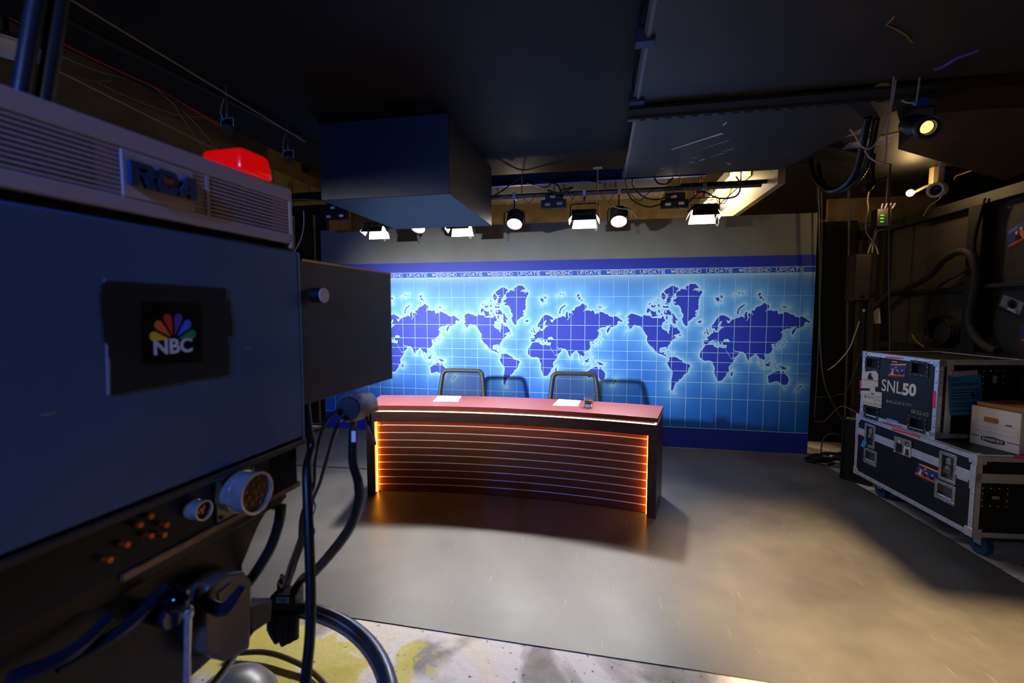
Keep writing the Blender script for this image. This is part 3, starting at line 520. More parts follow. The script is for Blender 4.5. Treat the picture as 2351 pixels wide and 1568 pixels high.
# cream top housing with louvres
th = build(MB(TV).box(-.82, -.022, -.40, -.012, 1.676, 1.798), 'top_housing', CREAM, tvc, bevel=.003)
for z0, z1 in ((1.674, 1.697), (1.771, 1.801)):
    build(MB(TV).box(-.82, -.018, -.012, 0, z0, z1), 'face_rail', CREAM, th, bevel=.002)
build(MB(TV).box(-.026, -.016, -.40, .0, 1.664, 1.797), 'end_cap', mat('warm_edge', (196, 172, 150), .35), th, bevel=.002)
for a, b in ((-.82, -.425), (-.237, -.075)):
    build(MB(TV).box(a, b, -.012, -.0075, 1.697, 1.771), 'louver_recess', mat('louver_black', (10, 9, 12), .8), th)
for a, b in ((-.425, -.39), (-.272, -.237), (-.075, -.018)):
    build(MB(TV).box(a, b, -.012, -.004, 1.697, 1.771), 'louver_backing', CREAM, th)
for k in range(10):
    z0 = 1.6995+k*.0073
    build(MB(TV).box(-.82, -.02, -.0072, -.0015, z0, z0+.0036), 'louver_slat', CREAM, th)
build(MB(TV).box(-.243, -.236, -.01, -.0005, 1.697, 1.771), 'louver_divider', CREAM, th)
lp = build(MB(TV).box(-.392, -.271, -.006, .001, 1.697, 1.769), 'logo_plate', mat('putty_plate', (178, 160, 158), .5), tvc, bevel=.001)
LOGM = mat('logo_blue_black', (34, 56, 88), .3)
LGF = sub(TV, (0, .001, 0), (1, 0, 0), (0, 0, 1), (0, 1, 0))
def letter(polys, x, w):
    mb = MB(LGF)
    for p in polys: mb.prism([(x+a*w, 1.716+b*.037) for a, b in p], 0, .010)
    build(mb, 'logo_letter', LOGM, lp)
letter([[(0,0),(.3,0),(.3,1),(0,1)], [(.3,.78),(.3,1),(.8,1),(1,.85),(1,.55),(.85,.42),(1,0),(.66,0),(.5,.42),(.3,.42),(.3,.6),(.68,.6),(.68,.78)]], -.386, .040)
letter([[(1,.72),(.7,.72),(.66,.78),(.36,.78),(.3,.7),(.3,.3),(.36,.22),(.66,.22),(.7,.3),(1,.3),(.95,.08),(.85,0),(.15,0),(0,.15),(0,.85),(.15,1),(.85,1),(.95,.92)]], -.344, .036)
letter([[(0,0),(.34,0),(.62,.62),(.66,.62),(.66,0),(1,0),(1,1),(.45,1)], [(.3,.2),(.66,.2),(.66,.36),(.38,.36)]], -.307, .034)
# red tally lamp on the top
REDG = mat('red_tally_plastic', (215, 12, 12), .22, emit=(255, 8, 4), estr=.4, noise=.25, nscale=30)
ts_ = -.165
def n_at(px):    # lateral offset on the cross plane s = ts_ seen at pixel column px
    p = onp(px, 395, TV((ts_, 0, 0)), U); return float((p-T0)@Nn)
n0, n1 = n_at(452), n_at(556); t_top = 1.799+.053
mb = MB(TV)
mb.add([(ts_, n0, 1.799), (ts_+.09, n0, 1.799), (ts_+.09, n1, 1.799), (ts_, n1, 1.799), (ts_+.006, n0+.006, t_top), (ts_+.084, n0+.006, t_top), (ts_+.084, n1-.006, t_top), (ts_+.006, n1-.006, t_top)],
       [(0,3,2,1),(4,5,6,7),(0,1,5,4),(1,2,6,5),(2,3,7,6),(3,0,4,7)])
build(mb, 'tally_lamp', REDG, tvc, bevel=.012, seg=3, label='glowing red tally lamp')
build(MB(TV).box(ts_+.03, ts_+.05, (n0+n1)/2, (n0+n1)/2+.03, t_top, t_top+.003), 'tally_screw', NAVYE, tvc)
# lens hood with lens inside
hd = MB(TV); hz0, hz1, hn0, hn1, hs0, hs1, t_ = 1.285, 1.642, -.385, -.004, .007, .455, .006
hd.box(hs0, hs1, hn1-t_, hn1, hz0, hz1).box(hs0, hs1, hn0, hn0+t_, hz0, hz1).box(hs0, hs1, hn0+t_, hn1-t_, hz0, hz0+t_).box(hs0, hs1, hn0+t_, hn1-t_, hz1-t_, hz1)
hood = build(hd, 'lens_hood', HOODM, tvc, bevel=.002, label='dark rectangular lens hood')
build(MB(TV).box(hs0+.01, hs1-.002, hn1-.002, hn1+.0015, hz1-.004, hz1+.0015), 'hood_edge_light_strip', mat('warm_lit_edge', (190, 150, 108), .4, .4), hood)  # tan strip paints the warm light along the hood's top edge
build(MB(TV).lathe([(.10, 0), (.11, .02), (.11, .2), (.125, .22), (.125, .3), (.115, .3), (.1, .26)], (0.0, -.2, 1.46), (1, 0, 0), 32), 'lens_barrel', BLACK, tvc, smooth=True)
build(MB(TV).lathe([(.0, .262), (.05, .27), (.1, .255)], (0.0, -.2, 1.46), (1, 0, 0), 32), 'lens_glass', mat('coated_glass', (20, 22, 40), .05, spec=.8), tvc, smooth=True)
kc = tv(746, 678, .03)
kn = build(MB(TV).cyl((kc[0], hn1, kc[1]), (kc[0], .026, kc[1]), .0185, n=24), 'thumb_knob', BLACK, tvc, smooth=True)
build(MB(TV).cyl((kc[0], .026, kc[1]), (kc[0], .029, kc[1]), .0185, n=24), 'knob_cap', mat('pale_knob', (205, 190, 185), .5), kn, smooth=True)
# taped badge
NP = lambda q, n=0.: [tv(*p, n) for p in q]
TAPE = mat('black_gaffer_tape', (7, 7, 8), .75); cb = crop(220, 620, 5.0588)
card = NP([(238, 640), (250, 644), (262, 905), (246, 908)]); build(MB(TV).prism_xz(card, 0, .0008), 'card_edge', mat('card_grey', (150, 155, 170), .7), tvc)
for pts in ([(100,120),(500,148),(1000,180),(1505,212),(1508,330),(1200,328),(600,300),(60,270),(58,210)], [(40,270),(500,292),(1545,345),(1552,440),(1575,600),(1575,765),(1510,770),(1000,800),(400,830),(100,850),(70,600)],
            [(100,840),(140,880),(140,1000),(160,1060),(165,1450),(600,1370),(1100,1285),(1535,1215),(1545,1000),(1520,760)]):
    build(MB(TV).prism_xz(NP([cb(*p) for p in pts]), .0006, .0016), 'tape_strip', TAPE, tvc)
bd = build(MB(TV).prism_xz(NP([cb(*p) for p in ((520,372),(1170,385),(1205,410),(1215,1050),(1180,1062),(560,1090),(525,1060))]), .0016, .0026), 'logo_badge', mat('badge_black', (16, 12, 12), .18), tvc, label='glossy black badge with feather logo')
BF = sub(TV, (0, .0026, 0), (1, 0, 0), (0, 0, 1), (0, 1, 0))
fc = tv(*cb(893, 800)); sc_ = .0385
for ang, colr, nm in ((78, (236, 208, 30), 'yellow'), (47, (240, 110, 40), 'orange'), (16, (214, 40, 30), 'red'), (-16, (92, 64, 180), 'purple'), (-47, (40, 110, 250), 'blue'), (-78, (20, 150, 80), 'green')):
    a = math.radians(90+ang); c, s = math.cos(a), math.sin(a); pts = [(.16, 0)]+[(.82+.17*math.cos(math.radians(q)), .17*math.sin(math.radians(q))) for q in range(-100, 101, 20)]
    build(MB(BF).tri2d([(fc[0]+sc_*1.12*(u*c-v*s), fc[1]-.0015+sc_*1.22*(u*s+v*c)) for u, v in pts], .0006), 'logo_feather', mat('feather_'+nm, colr, .5), bd)
n0_, n1_ = tv(*cb(660, 1000)), tv(*cb(1105, 830))
text(BF, 'NBC', n0_[0], n0_[1]+.001, n1_[0]-n0_[0], .0265, 'badge_lettering', mat('badge_white', (225, 220, 240), .5), bd, bold=.03)
# connector bay beneath
build(MB(TV).box(-.80, -.10, -.38, -.012, 1.10, 1.1905), 'connector_bay', mat('bay_black', (12, 11, 11), .6), tvc)
build(MB(TV).box(-.10, -.02, -.38, -.02, 1.10, 1.1905), 'vent_block', BLACKM, tvc)
for k in range(11): build(MB(TV).box(-.098+k*.0073, -.0955+k*.0073, -.03, -.006, 1.10, 1.1905), 'cooling_fin', BLACK, tvc)
OLIVE = mat('olive_plate', (120, 118, 104), .4, .6)
build(MB(TV).box(-.42, -.012, -.02, -.006, 1.088, 1.099), 'base_rail', mat('bronze_rail', (112, 88, 70), .4, .4, noise=.4, nscale=30), tvc)
def connector(px, py, n1, r, flange, lab):
    s_, z_ = tv(px, py, n1); o = None
    if flange:
        fl = MB(TV); q = r*1.18; fl.box(s_-q, s_+q, -.012, -.006, z_-q*.95, z_+q*.95)
        fo = build(fl, 'connector_flange', OLIVE, tvc, bevel=.002)
        for a in (-1, 1):
            for b in (-1, 1): build(MB(TV).cyl((s_+a*q*.82, -.006, z_+b*q*.78), (s_+a*q*.82, -.003, z_+b*q*.78), .0045, n=10), 'screw', BLACK, fo, smooth=True)
    o = build(MB(TV).lathe([(r*1.02, 0), (r*1.02, .35*(n1+.01)), (r*.97, .37*(n1+.01)), (r, .9*(n1+.01)), (r*1.02, n1+.01), (r*.9, n1+.01), (r*.88, n1-.004), (.0, n1-.004)], (s_, -.01, z_), (0, 1, 0), 32), 'connector_shell', STEEL, tvc, smooth=True, label=lab)
    build(MB(TV).cyl((s_, n1-.012, z_), (s_, n1-.0085, z_), r*.87, n=28), 'connector_insert', mat('brown_insert', (92, 50, 30), .6), o)
    ins = MB(TV)
    for k in range(14 if flange else 5):
        a = 2.4*k; rr = r*.2*math.sqrt(k); ins = MB(TV).cyl((s_+rr*math.cos(a), n1-.009, z_+rr*math.sin(a)), (s_+rr*math.cos(a), n1-.005, z_+rr*math.sin(a)), .0022, n=8); build(ins, 'contact_pin', mat('gold_pin', (190, 120, 50), .3, .9), o)
connector(592, 1132, .045, .0415, True, 'large round metal connector')
connector(470, 1172, .02, .0175, False, 'small round metal connector')
for (px, py) in ((345, 1185), (380, 1205), (345, 1230), (375, 1228), (290, 1250), (250, 1285), (320, 1205)):
    s_, z_ = tv(px, py); build(MB(TV).cyl((s_, -.012, z_), (s_, .004, z_), .0045, n=10), 'terminal_post', mat('copper_post', (170, 82, 34), .35, .7), tvc, smooth=True)

# twin upright rails at the top rear of the camera
up0 = tv(60, 190, -.03)
rails = empty('viewfinder_strut', TV((up0[0], -.03, 1.80)), 'blue-lit black upright strut rising from the top of the television camera', 'strut')
BLUEB = mat('strut_black', (40, 44, 52), .35, .3)
for (a, b, c_, d2) in ((22, 75, 8, 3), (75, 122, 8, 3)):
    p0, p1 = tv(a+20, 195, -.03), tv(a+62, 0, -.03); e = .012
    build(MB(TV).tube([(p0[0], -.03, 1.797), (p1[0], -.03, p1[1]), (2*p1[0]-p0[0], -.03, 2*p1[1]-1.797)], .0105, 10), 'strut_rail', BLUEB, rails, smooth=True)
p0, p1 = tv(78, 110, -.03), tv(60, 195, -.03)
build(MB(TV).box(p0[0]-.02, p0[0]+.025, -.045, -.02, 1.797, 1.803), 'strut_foot', BLUEB, rails)

# pan and tilt head
head = empty('pan_tilt_head', TV((-.35, -.2, .84)), 'dark bronze pan and tilt head carrying the television camera', 'tripod head')
build(MB(TV).box(-.70, -.045, -.34, -.03, 1.055, 1.099), 'top_plate', DARKM, head, bevel=.004)
wg = [tv(640, 1152, -.03), tv(612, 1215, -.03), tv(578, 1300, -.03), tv(582, 1440, -.03), tv(548, 1482, -.03), (-.30, .80), (-.52, .86), (-.60, 1.056), (-.06, 1.056)]
build(MB(TV).prism_xz(wg, -.30, -.055), 'tilt_casting', DARKM, head, bevel=.006)
GBR = mat('grey_bronze_casting', (98, 84, 76), .42, .2, noise=.2, nscale=14)
cs = [tv(*p, .0) for p in ((468, 1392), (482, 1345), (520, 1318), (562, 1312), (578, 1330), (580, 1420), (575, 1490), (520, 1520), (470, 1500))]
cst = build(MB(TV).prism_xz(cs, -.055, .0), 'drag_housing', GBR, head, bevel=.006)
q = [tv(*p, .002) for p in ((500, 1362), (530, 1338), (532, 1352), (503, 1378))]; build(MB(TV).prism_xz(q, .0, .003), 'rating_plate', mat('plate_dark', (40, 34, 32), .3), cst)
hb = tv(520, 1395, .03); build(MB(TV).tube([(hb[0]-.02, .0, hb[1]+.02), (hb[0]-.005, .03, hb[1]), (hb[0]+.03, .04, hb[1]+.025)], [.012, .013, .008], 10, sub=5), 'drag_lever', mat('blue_black_lever', (30, 40, 60), .25, .4), cst, smooth=True)
kb = tv(408, 1378, .02); build(MB(TV).sphere((kb[0], .02, kb[1]), .021, 18, 12), 'ball_knob', mat('gloss_black', (10, 10, 12), .12), head, smooth=True)
l0, l1 = tv(432, 1410, .03), tv(428, 1600, .03)
lv = build(MB(TV).tube([(l0[0], .03, l0[1]), ((l0[0]+l1[0])/2, .03, (l0[1]+l1[1])/2), (l1[0], .03, l1[1])], [.0065, .0055, .0065], 10), 'lever_arm', STEEL, head, smooth=True)
build(MB(TV).sphere((l0[0], .03, l0[1]+.003), .0095, 14, 8, (1, 1, 1.5)), 'lever_tip', STEEL, lv, smooth=True)
c0 = tv(395, 1415, .01); build(MB(TV).cyl((c0[0], -.05, c0[1]), (c0[0], .015, c0[1]), .016, .02, n=16), 'lever_boss', mat('blue_black_lever', (30, 40, 60), .25, .4), head, smooth=True)
for (a, b) in (((380, 1350), (130, 1530)), ((250, 1420), (20, 1560))):
    p0, p1 = tv(*a, -.01), tv(*b, -.01); build(MB(TV).tube([(p0[0], -.01, p0[1]), ((p0[0]+p1[0])/2, .0, (p0[1]+p1[1])/2-.01), (p1[0], -.01, p1[1])], .010, 10, sub=4), 'lock_handle', mat('blue_black_lever', (30, 40, 60), .25, .4), head, smooth=True)
br = [tv(622, 1145, -.02), tv(652, 1120, -.02), tv(660, 1140, -.02), tv(632, 1172, -.02)]
hb_ = build(MB(TV).prism_xz(br, -.044, -.0205), 'bolt_bracket', DARKM, head, bevel=.002)
for p in ((628, 1157), (652, 1140)):
    s_, z_ = tv(*p, -.012); build(MB(TV).cyl((s_, -.0225, z_), (s_, -.0155, z_), .007, n=12), 'bolt', GREYP, hb_, smooth=True)
bx0 = tv(575, 1395, .0); bx1 = tv(628, 1385, .0)
build(MB(TV).prism_xz([tv(*p, 0.) for p in ((575, 1395), (625, 1378), (622, 1425), (578, 1455))], -.05, 0), 'side_arm', DARKM, head, bevel=.002)

# studio pedestal under it
ped = empty('studio_pedestal', TV((-.36, -.2, 0)), 'wheeled studio pedestal with round steering ring under the television camera', 'pedestal')
pc = TV((-.36, -.2, 0)); STL = mat('satin_grey_tube', (128, 134, 150), .25, .85)
rc = (-.897, .662); rz_ = .62; RR = .502
build(MB().tube([(rc[0]+RR*math.cos(a), rc[1]+RR*math.sin(a), rz_) for a in np.linspace(0, 2*math.pi, 72, endpoint=False)], .0235, 14, closed=True), 'steering_ring', STL, ped, smooth=True)
for k in range(3):
    a = 2*math.pi*k/3+1.75; build(MB().tube([(rc[0], rc[1], .56), (rc[0]+RR*.6*math.cos(a), rc[1]+RR*.6*math.sin(a), .585), (rc[0]+RR*math.cos(a), rc[1]+RR*math.sin(a), rz_)], .010, 10), 'ring_spoke', STL, ped, smooth=True)
dm = onz(590, 1545, .70); 
build(MB().lathe([(.10, .0), (.10, .50), (.085, .52), (.085, .742), (.03, .742)], (rc[0], rc[1], .06), (0, 0, 1), 36), 'column', mat('pedestal_grey', (120, 118, 122), .35, .3), ped, smooth=True)
for k in range(3):
    a = 2*math.pi*k/3+.4; p1 = (rc[0]+.34*math.cos(a), rc[1]+.34*math.sin(a), .1)
    lg = build(MB().tube([(rc[0], rc[1], .16), p1], [.05, .035], 10), 'base_arm', BLACK, ped, smooth=True)
    build(MB().cyl((p1[0]-.03*math.sin(a), p1[1]+.03*math.cos(a), .061), (p1[0]+.03*math.sin(a), p1[1]-.03*math.cos(a), .061), .06, n=20), 'wheel', RUBBER, lg, smooth=True)
dm = onz(585, 1512, .25)
build(MB().lathe([(.0, .27), (.05, .262), (.10, .235), (.135, .185), (.15, .1), (.15, .03)], (dm[0], dm[1]-.1, 0), (0, 0, 1), 36), 'wheel_cover', mat('pedestal_grey', (120, 118, 122), .35, .3), ped, smooth=True)
build(MB().tube([(rc[0], rc[1], .14), (dm[0], dm[1]-.1, .14)], .045, 10), 'base_arm', BLACK, ped, smooth=True)
cable('floor_hose', [onz(520, 1502, .02), onz(600, 1497, .03), onz(660, 1512, .03), onz(720, 1545, .02), onz(760, 1600, .02), onz(740, 1680, .02)], .011, mat('brown_hose', (60, 46, 34), .4), 'brown-black hose curling over the yellow paint below the steering ring', 'hose')

# controller on a flexible arm, with its cables
D1 = lambda x, y, n=.06: TV((tv(x, y, n)[0], n, tv(x, y, n)[1]))
def D(x, y, dep):  r = ray(x, y); return CAM+r*dep
ctl = empty('focus_controller', D(812, 990, 1.02), 'grey cylindrical hand controller on a black flexible arm clamped to the steering ring', 'controller')
a0, a1 = D(800, 938, 1.0), D(845, 925, 1.14)
build(MB().lathe([(.0, -.004), (.026, -.002), (.031, .006), (.032, .05), (.030, .12), (.026, .128), (.0, .13)], a0, a1-a0, 26), 'controller_body', mat('controller_grey', (118, 116, 118), .38), ctl, smooth=True)
build(MB().lathe([(.0, -.006), (.024, -.005), (.0265, -.0015), (.0, .0)], a0, a1-a0, 26), 'controller_cap', BLACK, ctl, smooth=True)
build(MB().cyl(D(858, 915, 1.13), D(862, 945, 1.13), .008, n=10), 'controller_button', WHITE, ctl, smooth=True)
build(MB().cyl(D(811, 962, 1.02), D(811, 990, 1.02), .006, n=12), 'arm_ferrule', mat('brass', (170, 120, 70), .3, .9), ctl, smooth=True)
cf = frame(D(657, 1392, 1.355), RT*1.43, UPV*1.43, -FW*1.43)     # clamp box frame, the arm and cables plug into its top
gn = [D(811, 985, 1.02), D(810, 1060, 1.02), D(823, 1110, 1.03), D(822, 1160, 1.05), D(795, 1225, 1.10), D(725, 1310, 1.22), cf((.030, .052, -.012)), cf((.012, .025, -.012))]
gm = build(MB().tube(gn, [.0095, .0095, .0105, .0115, .0122, .0128, .0134, .0138], 12, sub=8), 'flexible_arm', RUBBER, ctl, smooth=True)
lb = D(812, 1002, 1.008); build(MB(frame(lb, RT, UPV, -FW)).box(-.0045, .0045, -.012, .012, -.001, .001), 'arm_label', WHITE, gm)
clamp = empty('clamp_box', D(655, 1430, 1.355), 'black clamp box with pale barcode sticker fixed on the steering ring', 'clamp')
build(MB(cf).box(-.028, .024, -.004, .028, -.03, .012), 'clamp_body', BLACK, clamp, bevel=.004)
st = build(MB(cf).box(-.014, .012, .014, .026, .0119, .0126), 'barcode_sticker', mat('pale_blue_sticker', (150, 190, 255), .5), clamp)
for k in range(7): build(MB(cf).box(-.010+k*.0026, -.0088+k*.0026, .016, .024, .0126, .0129), 'barcode_bar', INK, st)
for k, (x0, x1) in enumerate(((628, 640), (645, 655), (662, 668), (678, 676))):
    build(MB().tube([D(x0, 1405, 1.347), D(x0-3, 1440, 1.345), D(x1, 1478-6*abs(k-1), 1.345)], [.0128, .015, .0128], 10, sub=4), 'clamp_jaw', BLACK, clamp, smooth=True)
cax = (a1-a0)/np.linalg.norm(a1-a0)
BB_ = [D(700, 1165, 1.135), D(695, 1215, 1.15), D(681, 1258, 1.18), D(665, 1300, 1.22), D(651, 1345, 1.29), cf((-.021, .046, -.012)), cf((-.021, .026, -.012))]
WV = np.cross(RT, BB_[4]-BB_[1]); WV /= np.linalg.norm(WV); WV *= np.sign(WV@FW)
def strand(i, j): return [p+RT*.0125*i+WV*.0175*j for p in BB_]      # parallel strands of the tied bundle
s0_, s1_ = a0-RT*.012-UPV*.004, a0-RT*.004-UPV*.016
cable('controller_cable', [s0_, s0_-cax*.02-RT*.006, D(752, 962, .985), D(736, 1000, 1.01), D(724, 1060, 1.06), D(719, 1120, 1.10)]+strand(0, -1)[:2], .0042, RUBBER, 'thin black cable looping from the hand controller to the hanging cable, upper of two')
cable('controller_cable', [s1_, s1_-cax*.02-UPV*.006, D(772, 985, .985), D(752, 1050, 1.04), D(734, 1110, 1.10)]+strand(1, 1), .0045, RUBBER, 'thin black cable dropping from the hand controller into the clamp box')
cable('controller_lead', [D(838, 935, 1.06), D(846, 975, 1.06), D(858, 1010, 1.05), D(862, 1018, 1.05), D(852, 985, 1.06), D(850, 950, 1.07)], .0028, RUBBER, 'small looped lead hanging off the side of the hand controller')
for k, (i, j) in enumerate(((0, 0), (1, 0), (0, 1))):
    cable('cable_bundle', strand(i, j), .0052, RUBBER, 'black cables tied in a loose bundle above the clamp box', group='bundled cables above the clamp box')
cable('twist_tie', [D(713, 1140, 1.058), D(724, 1160, 1.058), D(719, 1180, 1.058), D(713, 1190, 1.056)], .0014, RUBBER, 'thin wire loop sticking out beside the hanging camera cable, upper one')
cable('twist_tie', [D(713, 1205, 1.055), D(722, 1216, 1.055), D(718, 1232, 1.055), D(711, 1228, 1.052)], .0014, RUBBER, 'thin wire loop sticking out beside the hanging camera cable, lower one')
cable('camera_cable', [TV((.026, -.014, 1.286)), TV((.026, -.008, 1.22)), TV((.025, .0, 1.17)), D(705, 1080, 1.09), D(708, 1200, 1.05), D(713, 1340, 1.02), D(712, 1450, 1.0), D(702, 1560, .98), D(690, 1700, .97), D(680, 1900, .97)], [.0105, .0115, .012], RUBBER, 'thick black cable hanging straight down from the front of the television camera', n=12)
cable('camera_cable', [D(645, 1160, 1.02), D(640, 1200, 1.02), D(622, 1255, 1.02), D(590, 1310, 1.02), D(560, 1350, 1.04)], .0115, RUBBER, 'thick black hose curving behind the tilt head bracket', n=12)

# ================================================================== LIGHTING PIPE AND FIXTURES
PY = 4.62; PZ = 2.665
build(MB().cyl((-2.9, PY, PZ), (1.42, PY, PZ), .024, n=16), 'lighting_pipe', mat('pipe_grey', (92, 92, 96), .4, .6), smooth=True, loc=(-.5, PY, PZ-.024),
      label='horizontal grey lighting pipe carrying the lamps in front of the backdrop', cat='pipe')
for px in (1372, 1198, 1560, 1700):
    p = ony(px, 440, PY); zt = 4.4
    build(MB().cyl((p[0], PY, PZ+.02), (p[0], PY, zt), .006, n=8), 'hanger_rod', STEEL, smooth=True, label='thin steel rod holding up the lighting pipe', cat='rod', group='rods holding the lighting pipe')
EMW = mat('lamp_white', (255, 255, 255), .5, emit=(255, 246, 232), estr=14.0)
FIXB = mat('fixture_black', (24, 24, 26), .4); FLAP = mat('flap_white', (225, 225, 225), .4)
def tilt(deg): t = math.radians(deg); return np.array([0, -math.cos(t), -math.sin(t)]), np.array([0, -math.sin(t), math.cos(t)])
def fixture_common(r, x, z, hw):
    o = np.array([x, PY, z])
    build(MB().box(x-.018, x+.018, PY-.03, PY+.03, PZ-.035, PZ+.03), 'pipe_clamp', STEEL, r, bevel=.003)
    build(MB().cyl((x, PY, PZ-.035), (x, PY, z+.14), .008, n=10), 'stem', FIXB, r, smooth=True)
    build(MB().tube([(x-hw-.012, PY, z), (x-hw-.012, PY, z+.11), (x-hw+.005, PY, z+.13), (x+hw-.005, PY, z+.13), (x+hw+.012, PY, z+.11), (x+hw+.012, PY, z)], .0055, 8), 'yoke', FIXB, r, smooth=True)
def panel_light(x, z, label):
    r = empty('panel_light', (x, PY, z), label, 'studio light', 'flat panel lights on the pipe')
    ED, EU = tilt(75); fixture_common(r, x, z, .125); fr = frame((x, PY, z), (1, 0, 0), EU, ED)
    build(MB(fr).box(-.12, .12, -.06, .06, -.055, .0), 'housing', FIXB, r, bevel=.004)
    build(MB(fr).box(-.108, .108, -.048, .048, .0, .003), 'light_panel', EMW, r, label='glowing white panel')
    for s, nm in ((1, 'upper'), (-1, 'lower')):
        e = sub(fr, (0, s*.06, .0), (1, 0, 0), (0, s*.45, .89), (0, .89, -s*.45))
        build(MB(e).prism([(-.108, 0), (.108, 0), (.122, .085), (-.122, .085)], -.0012, .0012), 'barn_door', FLAP if s < 0 else FIXB, r)
    for s in (-1, 1):
        e = sub(fr, (s*.12, 0, 0), (0, 1, 0), (s*.5, 0, .866), (.866, 0, -s*.5))
        build(MB(e).prism([(-.045, 0), (.045, 0), (.06, .06), (-.06, .06)], -.0012, .0012), 'barn_door', FLAP, r)
    build(MB().tube([(x+.11, PY-.03, z-.03), (x+.13, PY-.03, z-.1), (x+.115, PY-.03, z-.14), (x+.1, PY-.03, z-.1), (x+.11, PY-.03, z-.05)], .0025, 6, sub=4), 'safety_loop', mat('pale_wire', (180, 176, 165), .5), r, smooth=True)
    lamp('panel_glow', 'AREA', r, fr((0, 0, .012)), ED, PW_PANEL, (1, .96, .9), shape='RECTANGLE', size=.2, size_y=.09, spread=math.radians(165))
    return r
def round_light(x, z, label):
    r = empty('round_light', (x, PY, z), label, 'studio light', 'round lamps on the pipe')
    ED, EU = tilt(54); fixture_common(r, x, z, .095)
    build(MB().lathe([(.03, -.17), (.06, -.165), (.075, -.12), (.08, -.02), (.083, .0), (.076, .0), (.072, -.02), (.0, -.025)], (x, PY, z), ED, 28), 'lamp_can', mat('can_bronze', (62, 50, 40), .4, .4), r, smooth=True)
    build(MB().lathe([(.0, -.004), (.05, -.008), (.0745, -.014)], (x, PY, z), ED, 28), 'lens', EMW, r, smooth=True, label='glowing round lens')
    for k in range(5):
        h = -.04-.022*k; build(MB().lathe([(.083, h), (.088, h-.004), (.083, h-.008)], (x, PY, z), ED, 24), 'cooling_ring', FIXB, r, smooth=True)
    build(MB().tube([(x-.03, PY+.08, z+.14), (x-.06, PY+.02, z+.17), (x+.05, PY+.01, z+.18), (x+.03, PY+.08, z+.13)], .004, 6, sub=5), 'lamp_cord', mat('pale_wire', (180, 176, 165), .5), r, smooth=True)
    build(MB().box(x-.02, x+.02, PY+.075, PY+.1, z+.1, z+.13), 'power_plug', mat('yellow_plug', (200, 160, 40), .5), r)
    lamp('lens_glow', 'AREA', r, np.array([x, PY, z])+ED*.01, ED, PW_ROUND, (1, .97, .93), shape='DISK', size=.14, spread=math.radians(60))
    return r
for (px, py), lab in zip(((860, 524), (1055, 517), (1341, 497), (1617, 485)),
        ('flat panel light below the blue box by the left end of the lighting pipe', 'flat panel light whose top is hidden by the blue boxed soffit', 'flat panel light with white flaps hanging between two round lamps and dimmer boxes', 'flat panel light hanging under the red junction box and warm tube light')):
    p = ony(px, py, PY-.03); panel_light(p[0], p[2], lab)
for (px, py), lab in zip(((957, 523), (1180, 514), (1421, 508)),
        ('round lamp half hidden behind the bottom of the blue boxed soffit', 'round lamp hanging alone to the side of the blue boxed soffit', 'round lamp with a bronze can hanging beside a white-flapped panel light')):
    p = ony(px, py, PY-.03); round_light(p[0], p[2], lab)
# dimmer boxes with labels
for (x0, y0, x1, y1), lab in zip(((1242, 440, 1300, 478), (1517, 440, 1582, 478), (742, 462, 795, 505)),
        ('black dimmer box with white labels above the round lamp and the first flapped panel', 'black dimmer box with white labels beside the red junction box', 'black dimmer box with white labels at the corner of the blue boxed soffit')):
    Y = 4.54; a, b = ony(x0, y1, Y), ony(x1, y0, Y); zm = a[2]+(b[2]-a[2])*.5
    r = empty('dimmer_box', ((a[0]+b[0])/2, Y, a[2]), lab, 'dimmer', 'dimmer boxes on the lighting pipe')
    build(MB().box(a[0], b[0], Y, Y+.05, a[2], zm+.005), 'lower_unit', FIXB, r, bevel=.004); build(MB().box(a[0]+.04, b[0]-.03, Y+.005, Y+.05, zm+.005, b[2]), 'upper_unit', FIXB, r, bevel=.004)
    for (lx, lz) in ((.04, .02), (b[0]-a[0]-.09, .025), (.09, zm-a[2]+.02)):
        build(MB().box(a[0]+lx, a[0]+lx+.05, Y-.0008, Y+.006, a[2]+lz, a[2]+lz+.026), 'label_sticker', mat('sticker_pink_white', (228, 212, 220), .6), r)
    build(MB().cyl((a[0]+.12, Y+.03, b[2]-.004), (a[0]+.12, Y+.062, PZ+.012), .008, n=8), 'hook', STEEL, r, smooth=True)
